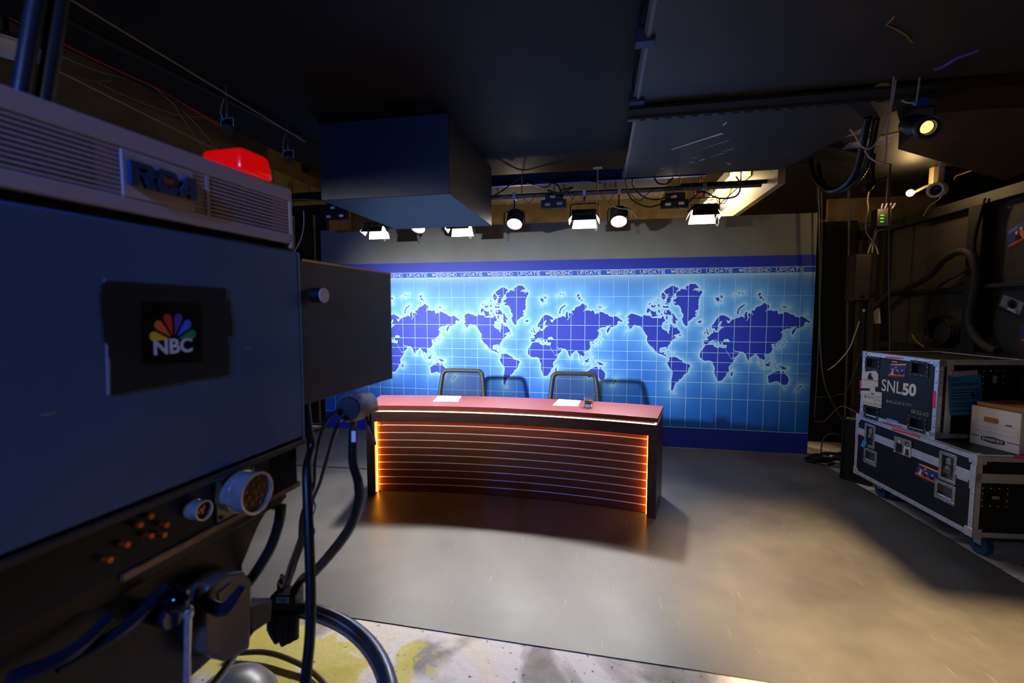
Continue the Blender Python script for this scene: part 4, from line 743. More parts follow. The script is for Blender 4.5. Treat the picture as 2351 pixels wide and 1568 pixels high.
# cables along the pipe
DK = RUBBER; RIGN = 0
for pts, lab in (([(1110, 462), (1150, 440), (1195, 410), (1240, 415), (1280, 425), (1310, 440)], 'black cable sagging off the duct to the first dimmer box'),
            ([(1110, 425), (1150, 412), (1200, 418), (1250, 430), (1268, 418), (1290, 400), (1330, 410), (1380, 420)], 'black cable draped along the blue beam'),
            ([(1436, 412), (1442, 445), (1460, 465), (1490, 475), (1515, 462), (1530, 450)], 'black cable hanging in a loop beside the second dimmer box'),
            ([(1448, 412), (1455, 430), (1478, 452), (1510, 458), (1540, 450)], 'black cable hanging inside the loop beside the second dimmer box'),
            ([(1252, 420), (1258, 438), (1290, 442), (1315, 430), (1300, 428)], 'black cable coiled above the first dimmer box'),
            ([(1500, 402), (1510, 420), (1530, 422), (1545, 408)], 'short black cable loop hanging under the grey ceiling panel'),
            ([(1582, 460), (1610, 440), (1650, 455), (1690, 450), (1700, 425), (1690, 405)], 'grey cable looping past the warm tube light')):
    ri = RIGN; RIGN += 1
    yp = {1: 4.952, 5: 4.27}.get(ri, 4.50-.018*ri); q_ = [ony(*p, yp) for p in pts]
    if ri == 2: q_[-2] = ony(1512, 470, 4.50); q_[-1] = ony(1522, 466, 4.543); q_[0] = ony(*pts[0], 4.30)
    if ri == 3: q_ = [ony(*p, 4.40) for p in pts]; q_[-1] = ony(1546, 447, 4.547); q_[0] = ony(1452, 412, 4.27)
    if ri == 6: q_[0] = ony(1581, 466, 4.565)
    if ri == 0: q_[-1] = ony(1290, 452, 4.548)
    if ri == 4: q_[-1] = ony(1286, 438, 4.565); q_[0] = ony(1264, 438, 4.565)
    cable('rig_cable', q_, .007, DK, lab)
for pts, ys, lab, c in (([(1355, 445), (1368, 460), (1370, 480)], (4.591, 4.591, 4.591), 'thin pale wire over the white-flapped panel light', (200, 190, 170)), ([(1395, 462), (1402, 470), (1420, 478), (1445, 482), (1462, 500)], (4.597, 4.55, 4.522, 4.522, 4.522), 'thin pale wire beside the bronze round lamp', (190, 175, 150)),
                 ([(1560, 477), (1580, 480), (1600, 464), (1640, 458)], (4.55, 4.515, 4.515, 4.597), 'thin yellowish wire by the second dimmer box', (210, 180, 120))):
    cable('lamp_wire', [ony(*p, y_) for p, y_ in zip(pts, ys)], .0035, mat('wire_%d' % c[2], c, .5), lab, 'wire')
for k, x0 in enumerate((1112, 1128, 1196, 1304, 1330, 1376, 1436, 1584, 1634)):
    rn = random.Random(40+k); yp = 4.580-.009*(k % 3); n_w = 5; st_ = (10, 9, 9, 5, 5, 9, 16, 6, 12)[k]
    q_ = [ony(x0+t*st_, 455+((-1)**t)*rn.uniform(2, 9)+(k % 3)*3, yp if 0 < t < 4 else 4.597) for t in range(n_w)]
    for e_ in (0, -1): q_[e_][2] = PZ+.004*(k % 3)
    cable('pipe_wire', q_, .0035, mat('wire_mix_%d' % (k % 3), ((34, 32, 32), (176, 160, 130), (120, 116, 112))[k % 3], .5), 'thin tangled wires along the lighting pipe', 'wire', 'wires tangled along the lighting pipe')
# blue beam, duct, red box, tube light
BB = mat('blue_painted_beam', (36, 72, 190), .45)
a, b = ony(1100, 432, 5.0), ony(1620, 402, 5.0)
bm_ = empty('blue_beam', ((a[0]+b[0])/2, 5.0, a[2]), 'blue painted steel channel crossing above the lighting pipe', 'beam')
build(MB().box(a[0]-.3, b[0], 5.0, 5.012, a[2]+.01, a[2]+.10), 'beam_web', BB, bm_); build(MB().box(a[0]-.3, b[0], 4.96, 5.012, a[2], a[2]+.012), 'beam_flange', BB, bm_); build(MB().box(a[0]-.3, b[0], 4.96, 5.012, a[2]+.10, a[2]+.112), 'beam_flange', BB, bm_)
a, b = ony(1100, 452, 5.7), ony(1530, 392, 5.7)
dt = empty('air_duct', ((a[0]+b[0])/2, 5.9, a[2]), 'galvanised rectangular air duct behind the blue beam', 'duct'); GALV = mat('galvanised', (168, 166, 172), .35, .6, noise=.15, nscale=9)
for k in range(4):
    x0 = a[0]-.4+k*(b[0]-a[0]+.4)/4; x1 = a[0]-.4+(k+1)*(b[0]-a[0]+.4)/4
    s = build(MB().box(x0, x1-.004, 5.7, 6.25, a[2]+.02, b[2]), 'duct_section', GALV, dt); build(MB().box(x0+.1, x0+.13, 5.69, 5.695, a[2]+.02, 4.4), 'hanger_strap', GALV, dt); build(MB().box(x1-.02, x1+.012, 5.69, 6.26, a[2]+.01, b[2]+.01), 'duct_flange', GALV, s)
a, b = ony(1598, 444, 4.9), ony(1624, 426, 4.9)
rb = empty('junction_box', ((a[0]+b[0])/2, 4.9, a[2]), 'small red junction box with conduits above the last panel light', 'junction box'); RB = mat('red_enamel', (190, 38, 30), .4)
build(MB().box(a[0], b[0], 4.9, 4.96, a[2], b[2]), 'box', RB, rb, bevel=.004)
for dx in (.03, .05): build(MB().cyl((a[0]+dx, 4.93, b[2]), (a[0]+dx+.01, 4.93, b[2]+.12), .006, n=8), 'conduit', RB, rb, smooth=True)
for k in range(3): build(MB().cyl((a[0]+.025+.035*k, 4.899, (a[2]+b[2])/2), (a[0]+.025+.035*k, 4.895, (a[2]+b[2])/2), .006, n=8), 'box_screw', WHITE, rb)
tl0, tl1 = onz(1712, 402, 2.93), onz(1638, 470, 2.93)
tl = empty('tube_light', ((tl0[0]+tl1[0])/2, (tl0[1]+tl1[1])/2, 2.93), 'bright warm fluorescent tube light in the opening over the backdrop', 'ceiling light')
tx = tl0[0]-.08; EMT = mat('tube_glow', (255, 240, 200), .5, emit=(255, 214, 140), estr=9.0)
build(MB().box(tx-.10, tx+.10, tl0[1]-.1, tl1[1], 2.95, 3.0), 'tray', mat('cream_tray', (220, 210, 180), .5), tl)
for dx in (-.045, .045): build(MB().cyl((tx+dx, tl0[1]-.08, 2.935), (tx+dx, tl1[1]-.02, 2.935), .017, n=12), 'tube', EMT, tl, smooth=True)
for dx in (-.11, .10): build(MB().box(tx+dx, tx+dx+.008, tl0[1]-.1, tl1[1], 2.90, 2.96), 'tray_lip', mat('cream_tray', (220, 210, 180), .5), tl)
lamp('tube_light_glow', 'AREA', tl, (tx, (tl0[1]+tl1[1])/2, 2.91), (0, 0, -1), 26, (1, .8, .5), shape='RECTANGLE', size=.12, size_y=1.2)
build(MB().box(.72, 1.502, 4.72, 4.745, 2.70, 2.735), 'cross_strut', mat('slot_grey', (60, 58, 56), .5, .4), label='short grey slotted strut crossing under the warm tube light', cat='strut')
# unseen fill lamps added behind the backdrop to light the duct and far wall
for xx, lab in ((-1.0, 'added unseen warm fill lamp behind the backdrop top near the galvanised duct'), (.75, 'added unseen warm fill lamp behind the backdrop top near the red junction box')):
    bl = empty('hidden_fill_lamp', (xx, 5.42, 2.28), lab, 'lamp')
    build(MB().lathe([(.0, 0), (.04, .01), (.06, .09), (.055, .09), (.0, .03)], (xx, 5.42, 2.30), (0, .3, 1), 18), 'added_lamp_shade', STEEL, bl, smooth=True); build(MB().box(xx-.02, xx+.02, 5.29, 5.43, 2.27, 2.30), 'clip', BLACK, bl)
    lamp('hidden_fill_glow', 'POINT', bl, (xx, 5.46, 2.44), (0, 0, 1), 13, (1, .80, .52), shadow_soft_size=.04)

# ================================================================== BOXED SOFFIT AND CEILING PANELS
SBX = mat('scuffed_navy_paint', (19, 21, 34), .5, noise=.35, nscale=4, bump=.2, bscale=12); 
nt, b_ = nodes_of(SBX); NN, LL = nt.nodes, nt.links
tcn = NN.new('ShaderNodeTexCoord'); ns = NN.new('ShaderNodeTexNoise'); ns.inputs['Scale'].default_value = 11; ns.inputs['Detail'].default_value = 9; ns.inputs['Roughness'].default_value = .7; LL.new(tcn.outputs['Object'], ns.inputs['Vector'])
sxn = NN.new('ShaderNodeSeparateXYZ'); LL.new(tcn.outputs['Object'], sxn.inputs[0])
mr = NN.new('ShaderNodeMapRange'); mr.inputs[1].default_value = .10; mr.inputs[2].default_value = 0.0; mr.inputs[3].default_value = 0; mr.inputs[4].default_value = .10; LL.new(sxn.outputs[2], mr.inputs[0])
ad = NN.new('ShaderNodeMath'); ad.operation = 'ADD'; LL.new(ns.outputs['Fac'], ad.inputs[0]); LL.new(mr.outputs[0], ad.inputs[1])
th_ = NN.new('ShaderNodeMapRange'); th_.inputs[1].default_value = .765; th_.inputs[2].default_value = .80; LL.new(ad.outputs[0], th_.inputs[0])
mxn = NN.new('ShaderNodeMix'); mxn.data_type = 'RGBA'; LL.new(th_.outputs[0], mxn.inputs[0]); LL.new(b_.inputs['Base Color'].links[0].from_socket, mxn.inputs[6]); mxn.inputs[7].default_value = (*lin((175, 170, 170)), 1); LL.new(mxn.outputs[2], b_.inputs['Base Color'])
build(MB().box(-2.005, -1.03, 3.033, 4.25, 2.31, 2.848), 'soffit_box', SBX, loc=(-1.5, 3.6, 2.31), bevel=.004, label='large scuffed navy box built down from the black ceiling', cat='soffit box')
CPAN = mat('grey_ceiling_panel', (44, 43, 47), .5, noise=.2, nscale=3)
PL, PR = .19, 3.2
near_y, gap0, gap1, far_y = -1.2, 2.83, 2.97, 4.30
for (y0, y1, zz, lab) in ((near_y, gap0, 2.715, 'large dark grey suspended ceiling panel on the near side of the slotted rail'), (gap1, far_y, 2.70, 'dark grey suspended ceiling panel with painted pale light streaks beyond the slotted rail')):
    r = empty('ceiling_panel', ((PL+PR)/2, (y0+y1)/2, zz), lab, 'ceiling panel')
    build(MB().prism([(PL, y0), (PR if y1 < 3 else 1.75, y0), (PR if y1 < 3 else 1.47, y1), (PL-.03, y1)], zz, zz+.03), 'panel_sheet', CPAN, r, bevel=.002)
    build(MB().box(PL-.012, PL+.004, y0, y1, zz-.004, zz+.04), 'panel_edge', mat('panel_edge_grey', (96, 98, 104), .4, .4), r)
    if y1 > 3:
        STREAKW = mat('pale_light_streak', (214, 226, 240), .6); c8 = crop(1400, 0, 2.4721)  # pale strips stand in for streaks of light on the panel
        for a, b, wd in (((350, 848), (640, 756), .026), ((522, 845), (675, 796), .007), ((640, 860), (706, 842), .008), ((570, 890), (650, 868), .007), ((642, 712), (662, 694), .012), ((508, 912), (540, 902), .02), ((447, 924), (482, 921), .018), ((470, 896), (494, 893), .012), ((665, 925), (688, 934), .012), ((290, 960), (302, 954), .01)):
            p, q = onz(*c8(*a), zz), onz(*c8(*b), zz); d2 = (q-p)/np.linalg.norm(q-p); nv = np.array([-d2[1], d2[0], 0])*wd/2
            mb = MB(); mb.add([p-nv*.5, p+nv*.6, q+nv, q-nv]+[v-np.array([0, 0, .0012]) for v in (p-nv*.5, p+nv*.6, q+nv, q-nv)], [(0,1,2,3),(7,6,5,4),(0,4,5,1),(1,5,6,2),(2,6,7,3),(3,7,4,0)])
            build(mb, 'light_streak', STREAKW, r)
sr_ = empty('slotted_rail', (1.5, 2.9, 2.66), 'black slotted steel rail running across between the two ceiling panels', 'rail')
build(MB().box(PL-.05, 1.78, gap0-.0, gap1, 2.685, 2.70), 'rail_web', BLACKM, sr_)
build(MB().box(PL-.05, 1.78, gap1-.03, gap1+.005, 2.672, 2.685), 'rail_lip', mat('rail_grey', (52, 52, 58), .5, .3), sr_)
for k in range(20): build(MB().box(PL+.02+k*.075, PL+.06+k*.075, gap1-.018, gap1-.008, 2.670, 2.6722), 'rail_slot', mat('slot_black', (3, 3, 3), .9), sr_)
BRK = mat('bracket_blue', (24, 40, 110), .5)
for (px, py) in ((1485, 92), (1465, 230)):
    p = onz(px, py, 2.72); build(MB().box(p[0]-.05, p[0]+.035, p[1]-.03, p[1]+.03, 2.70, 2.76), 'hanger_bracket', BRK, bevel=.003, label='dark blue hanger bracket on the edge of a ceiling panel', cat='bracket', group='hanger brackets on the panel edge')
    build(MB().cyl((p[0]-.03, p[1], 2.76), (p[0]-.03, p[1], 2.85), .006, n=8), 'bracket_rod', BRK, smooth=True, label='dark blue rod holding up a ceiling panel bracket', cat='rod', group='rods above the panel brackets')
hp = ony(1372, 385, 4.44); build(MB().box(hp[0]-.04, hp[0]+.04, 4.41, 4.47, 2.842, 2.848), 'ceiling_plate', STEEL, label='small bright steel anchor plate on the black ceiling edge', cat='plate')
build(MB().cyl((hp[0], 4.44, 2.842), (hp[0], 4.44, 2.62), .007, n=8), 'anchor_rod', STEEL, smooth=True, label='bright threaded rod hanging from the ceiling anchor plate', cat='rod')

# ================================================================== LEFT CEILING: pipes, cables, small lamps
def linepx(pts, z): return [onz(*p, z) for p in pts]
PIPEG = mat('gold_pipe', (150, 128, 92), .4, .3); PIPED = mat('dark_pipe', (52, 46, 40), .4, .4)  # gold-toned metal for the slim pipes
cable('ceiling_pipe', linepx([(120, -27), (165, 0), (660, 300), (700, 325)], 2.95), .0065, PIPEG, 'long slim metal pipe along the edge of the black ceiling', 'pipe', sub=0)
cable('ceiling_pipe', linepx([(40, 112), (97, 145), (504, 347), (560, 375)], 3.05), .008, PIPEG, 'long brass-coloured pipe under the left wall top', 'pipe', sub=0)
cable('ceiling_pipe', linepx([(-40, -60), (240, 90), (690, 312)], 3.06), .018, PIPED, 'thick dark pipe between the slim pipe and the red cable', 'pipe', sub=0)
REDC = mat('red_cable', (170, 24, 22), .5)
cable('red_cable', linepx([(20, 40), (105, 80), (200, 128), (300, 175), (345, 195), (400, 225), (500, 288)], 3.05), .006, REDC, 'red cable running along the ceiling pipes above the television camera')
cable('red_cable', linepx([(380, 215), (420, 237), (465, 262), (505, 285)], 3.04), .004, REDC, 'second thinner red cable fanning out beside the small hanging lamp')
CW_ = 3.06
for pts, lab in (([(97, 105), (140, 128), (190, 150), (240, 168), (290, 180)], 'thin pale wire sagging along the ceiling above the television camera'), ([(95, 145), (150, 170), (210, 185), (260, 185)], 'thin pale wire sagging under the brass pipe'), ([(225, 190), (300, 225), (400, 262), (480, 270)], 'bundle of thin dark wires sagging towards the small lamp'), ([(350, 198), (400, 240), (410, 258), (470, 345)], 'thin wire dropping diagonally past the brass pipe'), ([(420, 255), (450, 285), (510, 355)], 'second thin wire dropping diagonally past the brass pipe')):
    CW_ += .012
    cable('ceiling_wire', linepx(pts, CW_), .003, mat('wire_beige', (150, 130, 100), .5), lab, 'wire')
for (px, py), lab in (((522, 292), 'small black lamp hanging near the red cables'), ((662, 362), 'small black lamp hanging at the far end of the slim pipe')):
    p = onz(px, py, 2.80); r = empty('small_spotlight', p, lab, 'lamp', 'small lamps under the ceiling pipes')
    build(MB().lathe([(.02, -.06), (.035, -.05), (.04, .05), (.03, .05), (.0, .04)], p, (.5, -.6, -.6), 16), 'lamp_can', BLACK, r, smooth=True)
    build(MB().tube([(p[0]-.05, p[1], p[2]), (p[0]-.05, p[1], p[2]+.06), (p[0]+.05, p[1], p[2]+.06), (p[0]+.05, p[1], p[2])], .005, 6), 'yoke', STEEL, r, smooth=True)
    build(MB().cyl((p[0], p[1], p[2]+.06), (p[0], p[1], 3.12), .006, n=8), 'stem', STEEL, r, smooth=True)
    build(MB().tube([(p[0]-.02, p[1], p[2]+.2), (p[0]-.05, p[1], p[2]+.1), (p[0]-.01, p[1], p[2]+.02)], .004, 6, sub=4), 'cord', mat('pale_wire', (180, 176, 165), .5), r, smooth=True)
p = onz(18, 108, 3.0)
pl_ = empty('round_work_light', p, 'pale round dish light hanging behind the upright strut', 'ceiling light')
build(MB().lathe([(.03, .06), (.12, .04), (.16, .0), (.155, -.01), (.1, .01), (.0, .02)], p, (0, 0, 1), 32), 'dish', mat('pale_blue_dish', (190, 205, 225), .4), pl_, smooth=True); build(MB().cyl((p[0], p[1], p[2]+.06), (p[0], p[1], 4.4), .012, n=8), 'drop_rod', BLACK, pl_, smooth=True)
build(MB().lathe([(.0, -.012), (.09, -.004), (.11, .004)], p, (0, 0, 1), 28), 'diffuser', mat('dish_lens', (220, 215, 205), .4), pl_, smooth=True)
a, b = onx(160, 265, -4.19), onx(200, 232, -4.19)
# wall louvre on the far-left wall and dark upper bulkhead
VY = 5.9; lv0, lv1 = ony(703, 392, VY), ony(760, 330, VY)
vt = empty('wall_vent', ((lv0[0]+lv1[0])/2, VY, lv0[2]), 'louvred metal vent box on the beige wall beside the boxed soffit', 'vent')
VB = mat('vent_bronze', (92, 78, 58), .5)
build(MB().box(-4.2, lv1[0]+.5, VY+.03, VY+.4, lv0[2], lv1[2]), 'vent_body', VB, vt)
for q in ((lv0[0]-.03, lv0[0]+.03, lv0[2]-.02, lv1[2]+.02), (lv0[0]-.03, lv1[0]+.5, lv0[2]-.02, lv0[2]+.03), (lv0[0]-.03, lv1[0]+.5, lv1[2]-.03, lv1[2]+.02)): build(MB().box(q[0], q[1], VY, VY+.03, q[2], q[3]), 'vent_frame', VB, vt)
for k in range(9):
    zz = lv0[2]+.04+k*(lv1[2]-lv0[2]-.08)/9; build(MB().box(lv0[0]+.03, lv1[0]+.5, VY+.005, VY+.03, zz, zz+.012), 'vent_slat', BLACK, vt)
# beige boards on the left wall, black rails and posts left of the backdrop
BOARD = mat('beige_board', (150, 130, 96), .8, noise=.2, nscale=3)
bh = empty('board_cladding', (-4.19, 5.8, 2.75), 'beige board cladding high on the side wall left of the boxed soffit', 'wall cladding')
ys_ = np.linspace(4.55, 7.15, 8)
for k in range(7): build(MB().box(-4.199, -4.17, ys_[k]+.006, ys_[k+1]-.006, 2.75, 3.32), 'board', BOARD, bh, bevel=.003)
for (y0, y1, Y, lab) in ((438, 456, 5.55, 'upper black crossbeam left of the boxed soffit'), (468, 490, 5.45, 'lower black crossbeam over the dark posts beside the backdrop')):
    b = ony(765, y0, Y); a = ony(765, y1, Y); build(MB().box(-4.16, b[0], Y, Y+.06, a[2], b[2]), 'crossbeam', BLACK, bevel=.004, label=lab, cat='beam')
build(MB().box(-3.25, -2.45, -2.4, 5.3, 3.12, 3.35), 'ceiling_beam', BLACKM, label='broad black beam running above the pipes beside the black ceiling', cat='beam')
cable('beam_wires', [ony(660, 460, 5.5), ony(700, 458, 5.5), ony(745, 462, 5.5), ony(770, 463, 5.5)], .010, mat('wire_beige', (150, 130, 100), .5), 'loose pale wires lying between the two black crossbeams', 'wire')
for (x0, x1, lab) in ((676, 690, 'narrow black timber post beside the camera top'), (695, 713, 'black timber post left of the lit slot'), (723, 749, 'wide black timber post next to the backdrop edge')):
    a, b = ony(x0, 500, 5.4), ony(x1, 500, 5.4); build(MB().box(a[0], b[0], 5.4, 5.46, 0, 2.75), 'timber_post', BLACK, bevel=.003, label=lab, cat='post')
cable('white_cable', [ony(697, 485, 5.35), ony(697, 520, 5.35), ony(690, 550, 5.35), ony(676, 578, 5.35), ony(650, 620, 5.35)], .006, mat('white_cable', (215, 210, 200), .5), 'white cable hanging down past the narrow timber posts')
pw_ = ony(717, 530, 6.6)
lw = empty('wall_lamp', (pw_[0], 6.9, 2.3), 'small warm bulkhead lamp on the far wall behind the posts', 'lamp'); build(MB().lathe([(.06, 0), (.06, .03), (.04, .06), (0, .07)], (pw_[0], 7.19, 2.3), (0, -1, 0), 18), 'lamp_body', STEEL, lw, smooth=True)
lamp('wall_lamp_glow', 'POINT', lw, (pw_[0], 6.85, 2.4), (0, 0, 1), 14, (1, .7, .35), shadow_soft_size=.05)
fc_ = [ony(715, 960, 5.0), ony(735, 968, 5.0), ony(742, 980, 5.0), ony(720, 990, 5.0), ony(700, 985, 5.0), ony(712, 975, 4.95), ony(745, 975, 4.95)]
for v_ in fc_: v_[2] = max(v_[2], .0125)
cable('floor_cables', fc_, .008, RUBBER, 'loose black cables heaped on the floor left of the backdrop')

# ================================================================== RIGHT SIDE: dark flats
WX = 3.1
FLATM = mat('dark_flat_canvas', (58, 54, 47), .75, noise=.2, nscale=5, bump=.15, bscale=90); FRAMEM = mat('black_flat_timber', (30, 28, 26), .6, noise=.3, nscale=9)
wr = build(MB().box(WX, WX+.02, -.5, 6.4, 0, 2.42), 'wall_right', FLATM, loc=(WX, 3, 0), kind='structure')
def zx(px, py): return onx(px, py, WX)
tz0, tz1 = 2.46-.09, 2.46+.0
build(MB().box(WX-.09, WX, -.5, 6.4, tz0, tz1), 'top_rail', FRAMEM, wr, bevel=.004)
yv0, yv1 = zx(2280, 640)[1], zx(2245, 640)[1]
mz = zx(2300, 655)[2]
build(MB().box(WX-.10, WX, -.5, yv0, mz-.02, mz+.012), 'mid_rail', FRAMEM, wr, bevel=.003)
mz2 = zx(2150, 668)[2]
build(MB().box(WX-.05, WX, yv1, 6.4, mz2-.02, mz2+.02), 'mid_rail', FRAMEM, wr, bevel=.003)
build(MB().box(WX-.10, WX, yv0, yv1, 0, tz0), 'stile', BLACKM, wr, bevel=.003)
lz = zx(2240, 805)[2]
build(MB().box(WX-.09, WX, -.5, yv0, lz-.07, lz), 'low_rail', FRAMEM, wr, bevel=.003); build(MB().box(WX-.09, WX, yv1, 5.7, lz-.07, lz), 'low_rail', FRAMEM, wr, bevel=.003)
yv2 = zx(2045, 640)[1]; build(MB().box(WX-.08, WX, yv2, yv2+.12, 0, tz0), 'stile', FRAMEM, wr, bevel=.003)
# black masking between the backdrop and the flats
for (x0, x1, fy, lab) in ((2.16, 2.75, 5.75, 'tall black masking flat beside the bright edge of the backdrop'), (2.85, 2.99, 6.2, 'narrow black masking flat in the dark corner by the loudspeaker')):
    r = empty('masking_flat', ((x0+x1)/2, fy, 0), lab, 'scenery flat'); build(MB().box(x0, x1, fy, fy+.03, 0, 2.5), 'cloth_face', BLACKM, r)
    for a in (x0, x1-.06): build(MB().box(a, a+.06, fy-.03, fy, 0, 2.5), 'stile', BLACKM, r)
# pictures pinned on the flats
def picture(quad, lab, paint):
    q = [onx(*p, WX-.002) for p in quad]; r = empty('pinned_picture', (q[0]+q[2])/2, lab, 'picture', 'pictures pinned on the dark flats')
    ex = q[1]-q[0]; ey = q[3]-q[0]; f = frame(q[0], ex, ey, (-1, 0, 0)); build(MB(f).box(0, 1, 0, 1, 0, .0012), 'card', paint[0][1], r)
    for nm, m_, poly in paint[1:]: build(MB(f).tri2d(poly, .0016 if nm != 'figure' else .0022), nm, m_, r)
PBLUE = mat('photo_blue', (34, 56, 150), .5); PORA = mat('photo_orange', (225, 125, 40), .5); PRED = mat('photo_red_brown', (120, 40, 20), .5); PSK = mat('photo_skin', (228, 190, 160), .5); PDK = mat('photo_dark', (22, 20, 24), .5); PGR = mat('photo_grey', (128, 126, 128), .5); PLG = mat('photo_light', (205, 203, 204), .5)
blob = lambda cx, cy, rx, ry, n=12: [(cx+rx*math.cos(2*math.pi*k/n), cy+ry*math.sin(2*math.pi*k/n)) for k in range(n)]
picture([(2317, 572), (2362, 548), (2354, 500), (2310, 530)], 'tilted colour snapshot with blue sky and orange strip pinned high on the dark flat', [('c', PBLUE),
   ('strip', PORA, [(0, .14), (1, .14), (1, .2), (0, .2)]), ('strip', PRED, [(0, 0), (1, 0), (1, .14), (0, .14)]), ('figure', PDK, [(.35, .2), (.7, .2), (.62, .55), (.42, .5)]), ('figure', PORA, [(.6, .2), (.95, .2), (.8, .62), (.68, .6)]), ('figure', PSK, blob(.5, .6, .07, .1)), ('figure', PSK, blob(.75, .68, .07, .1)), ('patch', mat('photo_sky', (90, 120, 200), .5), [(.1, .75), (.6, .78), (.55, .95), (.12, .92)])])
picture([(2292, 708), (2339, 729), (2351, 694), (2304, 675)], 'black and white snapshot of a dark-haired person at a desk pinned on the dark flat', [('c', PGR),
   ('strip', PDK, [(0, 0), (1, 0), (1, .16), (0, .16)]), ('figure', PDK, blob(.55, .62, .22, .28, 16)), ('figure', PLG, [(.38, .16), (.85, .16), (.72, .42), (.48, .42)]), ('figure', PSK if False else PLG, blob(.57, .6, .09, .14))]
   + [('text_row', PLG, [(.04, y), (.28, y), (.28, y+.045), (.04, y+.045)]) for y in (.3, .44, .58, .72, .86)] + [('text_row', PLG, [(.8, y), (.97, y), (.97, y+.045), (.8, y+.045)]) for y in (.44, .58, .72, .86)])
picture([(2345, 790), (2380, 800), (2382, 745), (2347, 745)], 'blue and orange snapshot at the picture edge low on the dark flat', [('c', PBLUE), ('strip', PORA, [(0, .2), (1, .2), (1, .28), (0, .28)]), ('strip', PRED, [(0, 0), (1, 0), (1, .2), (0, .2)])])
q = [onx(*p, 3.0182) for p in ((2005, 718), (2013, 706), (2020, 708), (2022, 742), (2008, 743))]
mb = MB(); n_ = 5; mb.add([tuple(p) for p in q]+[(p[0]+.002, p[1], p[2]) for p in q], [list(range(5)), list(range(5, 10))[::-1]]+[(i, (i+1) % 5, 5+(i+1) % 5, 5+i) for i in range(5)])
build(mb, 'hanging_tag', mat('tag_card', (200, 196, 190), .7), label='folded white card hanging behind the loudspeaker pole', cat='card')
# thick cables, coil and leads on the flat
HOSE = mat('fabric_hose', (46, 40, 36), .7, noise=.4, nscale=30)
cable('cable_loom', [onx(*p, 2.967) for p in ((2003, 708), (2020, 695), (2045, 672), (2085, 660), (2130, 635), (2165, 598), (2200, 578), (2225, 582), (2238, 605), (2242, 640), (2236, 680), (2228, 720), (2230, 752), (2245, 780), (2270, 800), (2290, 806))], .03, HOSE, 'thick taped cable loom arching over the dark flat', 'cable loom', n=12)
cable('wall_cable', [onx(*p, 2.993) for p in ((2262, 455), (2248, 500), (2238, 540), (2235, 570), (2236, 586))], .008, RUBBER, 'dark cable dropping from the top rail to the cable loom')
cable('wall_cable', [onx(*p, x_) for p, x_ in zip(((2230, 617), (2200, 632), (2160, 655), (2135, 690), (2127, 730), (2132, 775), (2136, 793)), (2.985, 2.995, 3.004, 3.006, 3.006, 3.006, 3.006))], .007, RUBBER, 'thin black cable curving down from the loom to the coiled cable')
cc = onx(2165, 765, 3.07); cz_ = lz+.147
coil = empty('cable_coil', (3.07, cc[1], lz), 'black cable wound in a round coil hanging on the dark flat', 'cable')
for k in range(5): build(MB().tube([(3.088-.0165*k, cc[1]+(.19-.006*k)*math.cos(a), cz_+(.138-.003*k)*math.sin(a)) for a in np.linspace(0, 2*math.pi, 40, endpoint=False)], .0082, 8, closed=True), 'coil_turn', RUBBER, coil, smooth=True)
cable('jack_lead', [onx(*p, 3.003) for p in ((2094, 768), (2101, 780), (2112, 790), (2122, 797))], .007, mat('lead_yellow', (150, 130, 50), .5), 'short lead with a yellow-ringed plug lying by the coil')
# loudspeaker on a pole
sy = 5.05; s0, s1 = ony(1958, 692, sy), ony(2001, 583, sy)
spk = empty('loudspeaker', ((s0[0]+s1[0])/2, sy, s0[2]), 'black column loudspeaker with perforated grille mounted on a pole', 'loudspeaker')
build(MB().box(s0[0], s1[0]+.012, sy, sy+.16, s0[2], s1[2]), 'cabinet', mat('speaker_black', (34, 32, 31), .55), spk, bevel=.008)
GRM = mat('grille_dots', (46, 42, 40), .6); nt, b_ = nodes_of(GRM); vo = nt.nodes.new('ShaderNodeTexVoronoi'); vo.inputs['Scale'].default_value = 95; vo.inputs['Randomness'].default_value = 0
tcg = nt.nodes.new('ShaderNodeTexCoord'); nt.links.new(tcg.outputs['Object'], vo.inputs['Vector']); rg = nt.nodes.new('ShaderNodeMapRange'); rg.inputs[1].default_value = .28; rg.inputs[2].default_value = .4; nt.links.new(vo.outputs['Distance'], rg.inputs[0])
mg = nt.nodes.new('ShaderNodeMix'); mg.data_type = 'RGBA'; nt.links.new(rg.outputs[0], mg.inputs[0]); mg.inputs[6].default_value = (*lin((8, 8, 8)), 1); mg.inputs[7].default_value = (*lin((66, 60, 56)), 1); nt.links.new(mg.outputs[2], b_.inputs['Base Color'])
build(MB().box(s0[0]+.008, s1[0]-.002, sy-.006, sy, s0[2]+.012, s1[2]-.012), 'grille', GRM, spk, bevel=.003)
build(MB().box(s0[0]+.06, s0[0]+.1, sy-.0075, sy-.005, s0[2]+.03, s0[2]+.06), 'maker_badge', BLACKM, spk)
pp = ony(1980, 800, sy+.08)
sps = empty('speaker_pole', (pp[0], sy+.08, 0), 'black tubular pole stand holding up the column loudspeaker', 'stand')
build(MB().cyl((pp[0], sy+.08, .05), (pp[0], sy+.08, s0[2]), .021, n=16), 'upper_tube', BLACK, sps, smooth=True); build(MB().cyl((pp[0], sy+.08, .05), (pp[0], sy+.08, 1.3), .028, n=16), 'lower_tube', BLACK, sps, smooth=True)
build(MB().cyl((pp[0], sy+.08, 0.0), (pp[0], sy+.08, .03), .19, .17, n=32), 'round_base', BLACK, sps, smooth=True)
lbp = ony(1985, 712, sy+.05); build(MB().box(lbp[0]-.012, lbp[0]+.006, sy+.048, sy+.06, lbp[2]-.02, lbp[2]+.012), 'pole_label', WHITE, sps)
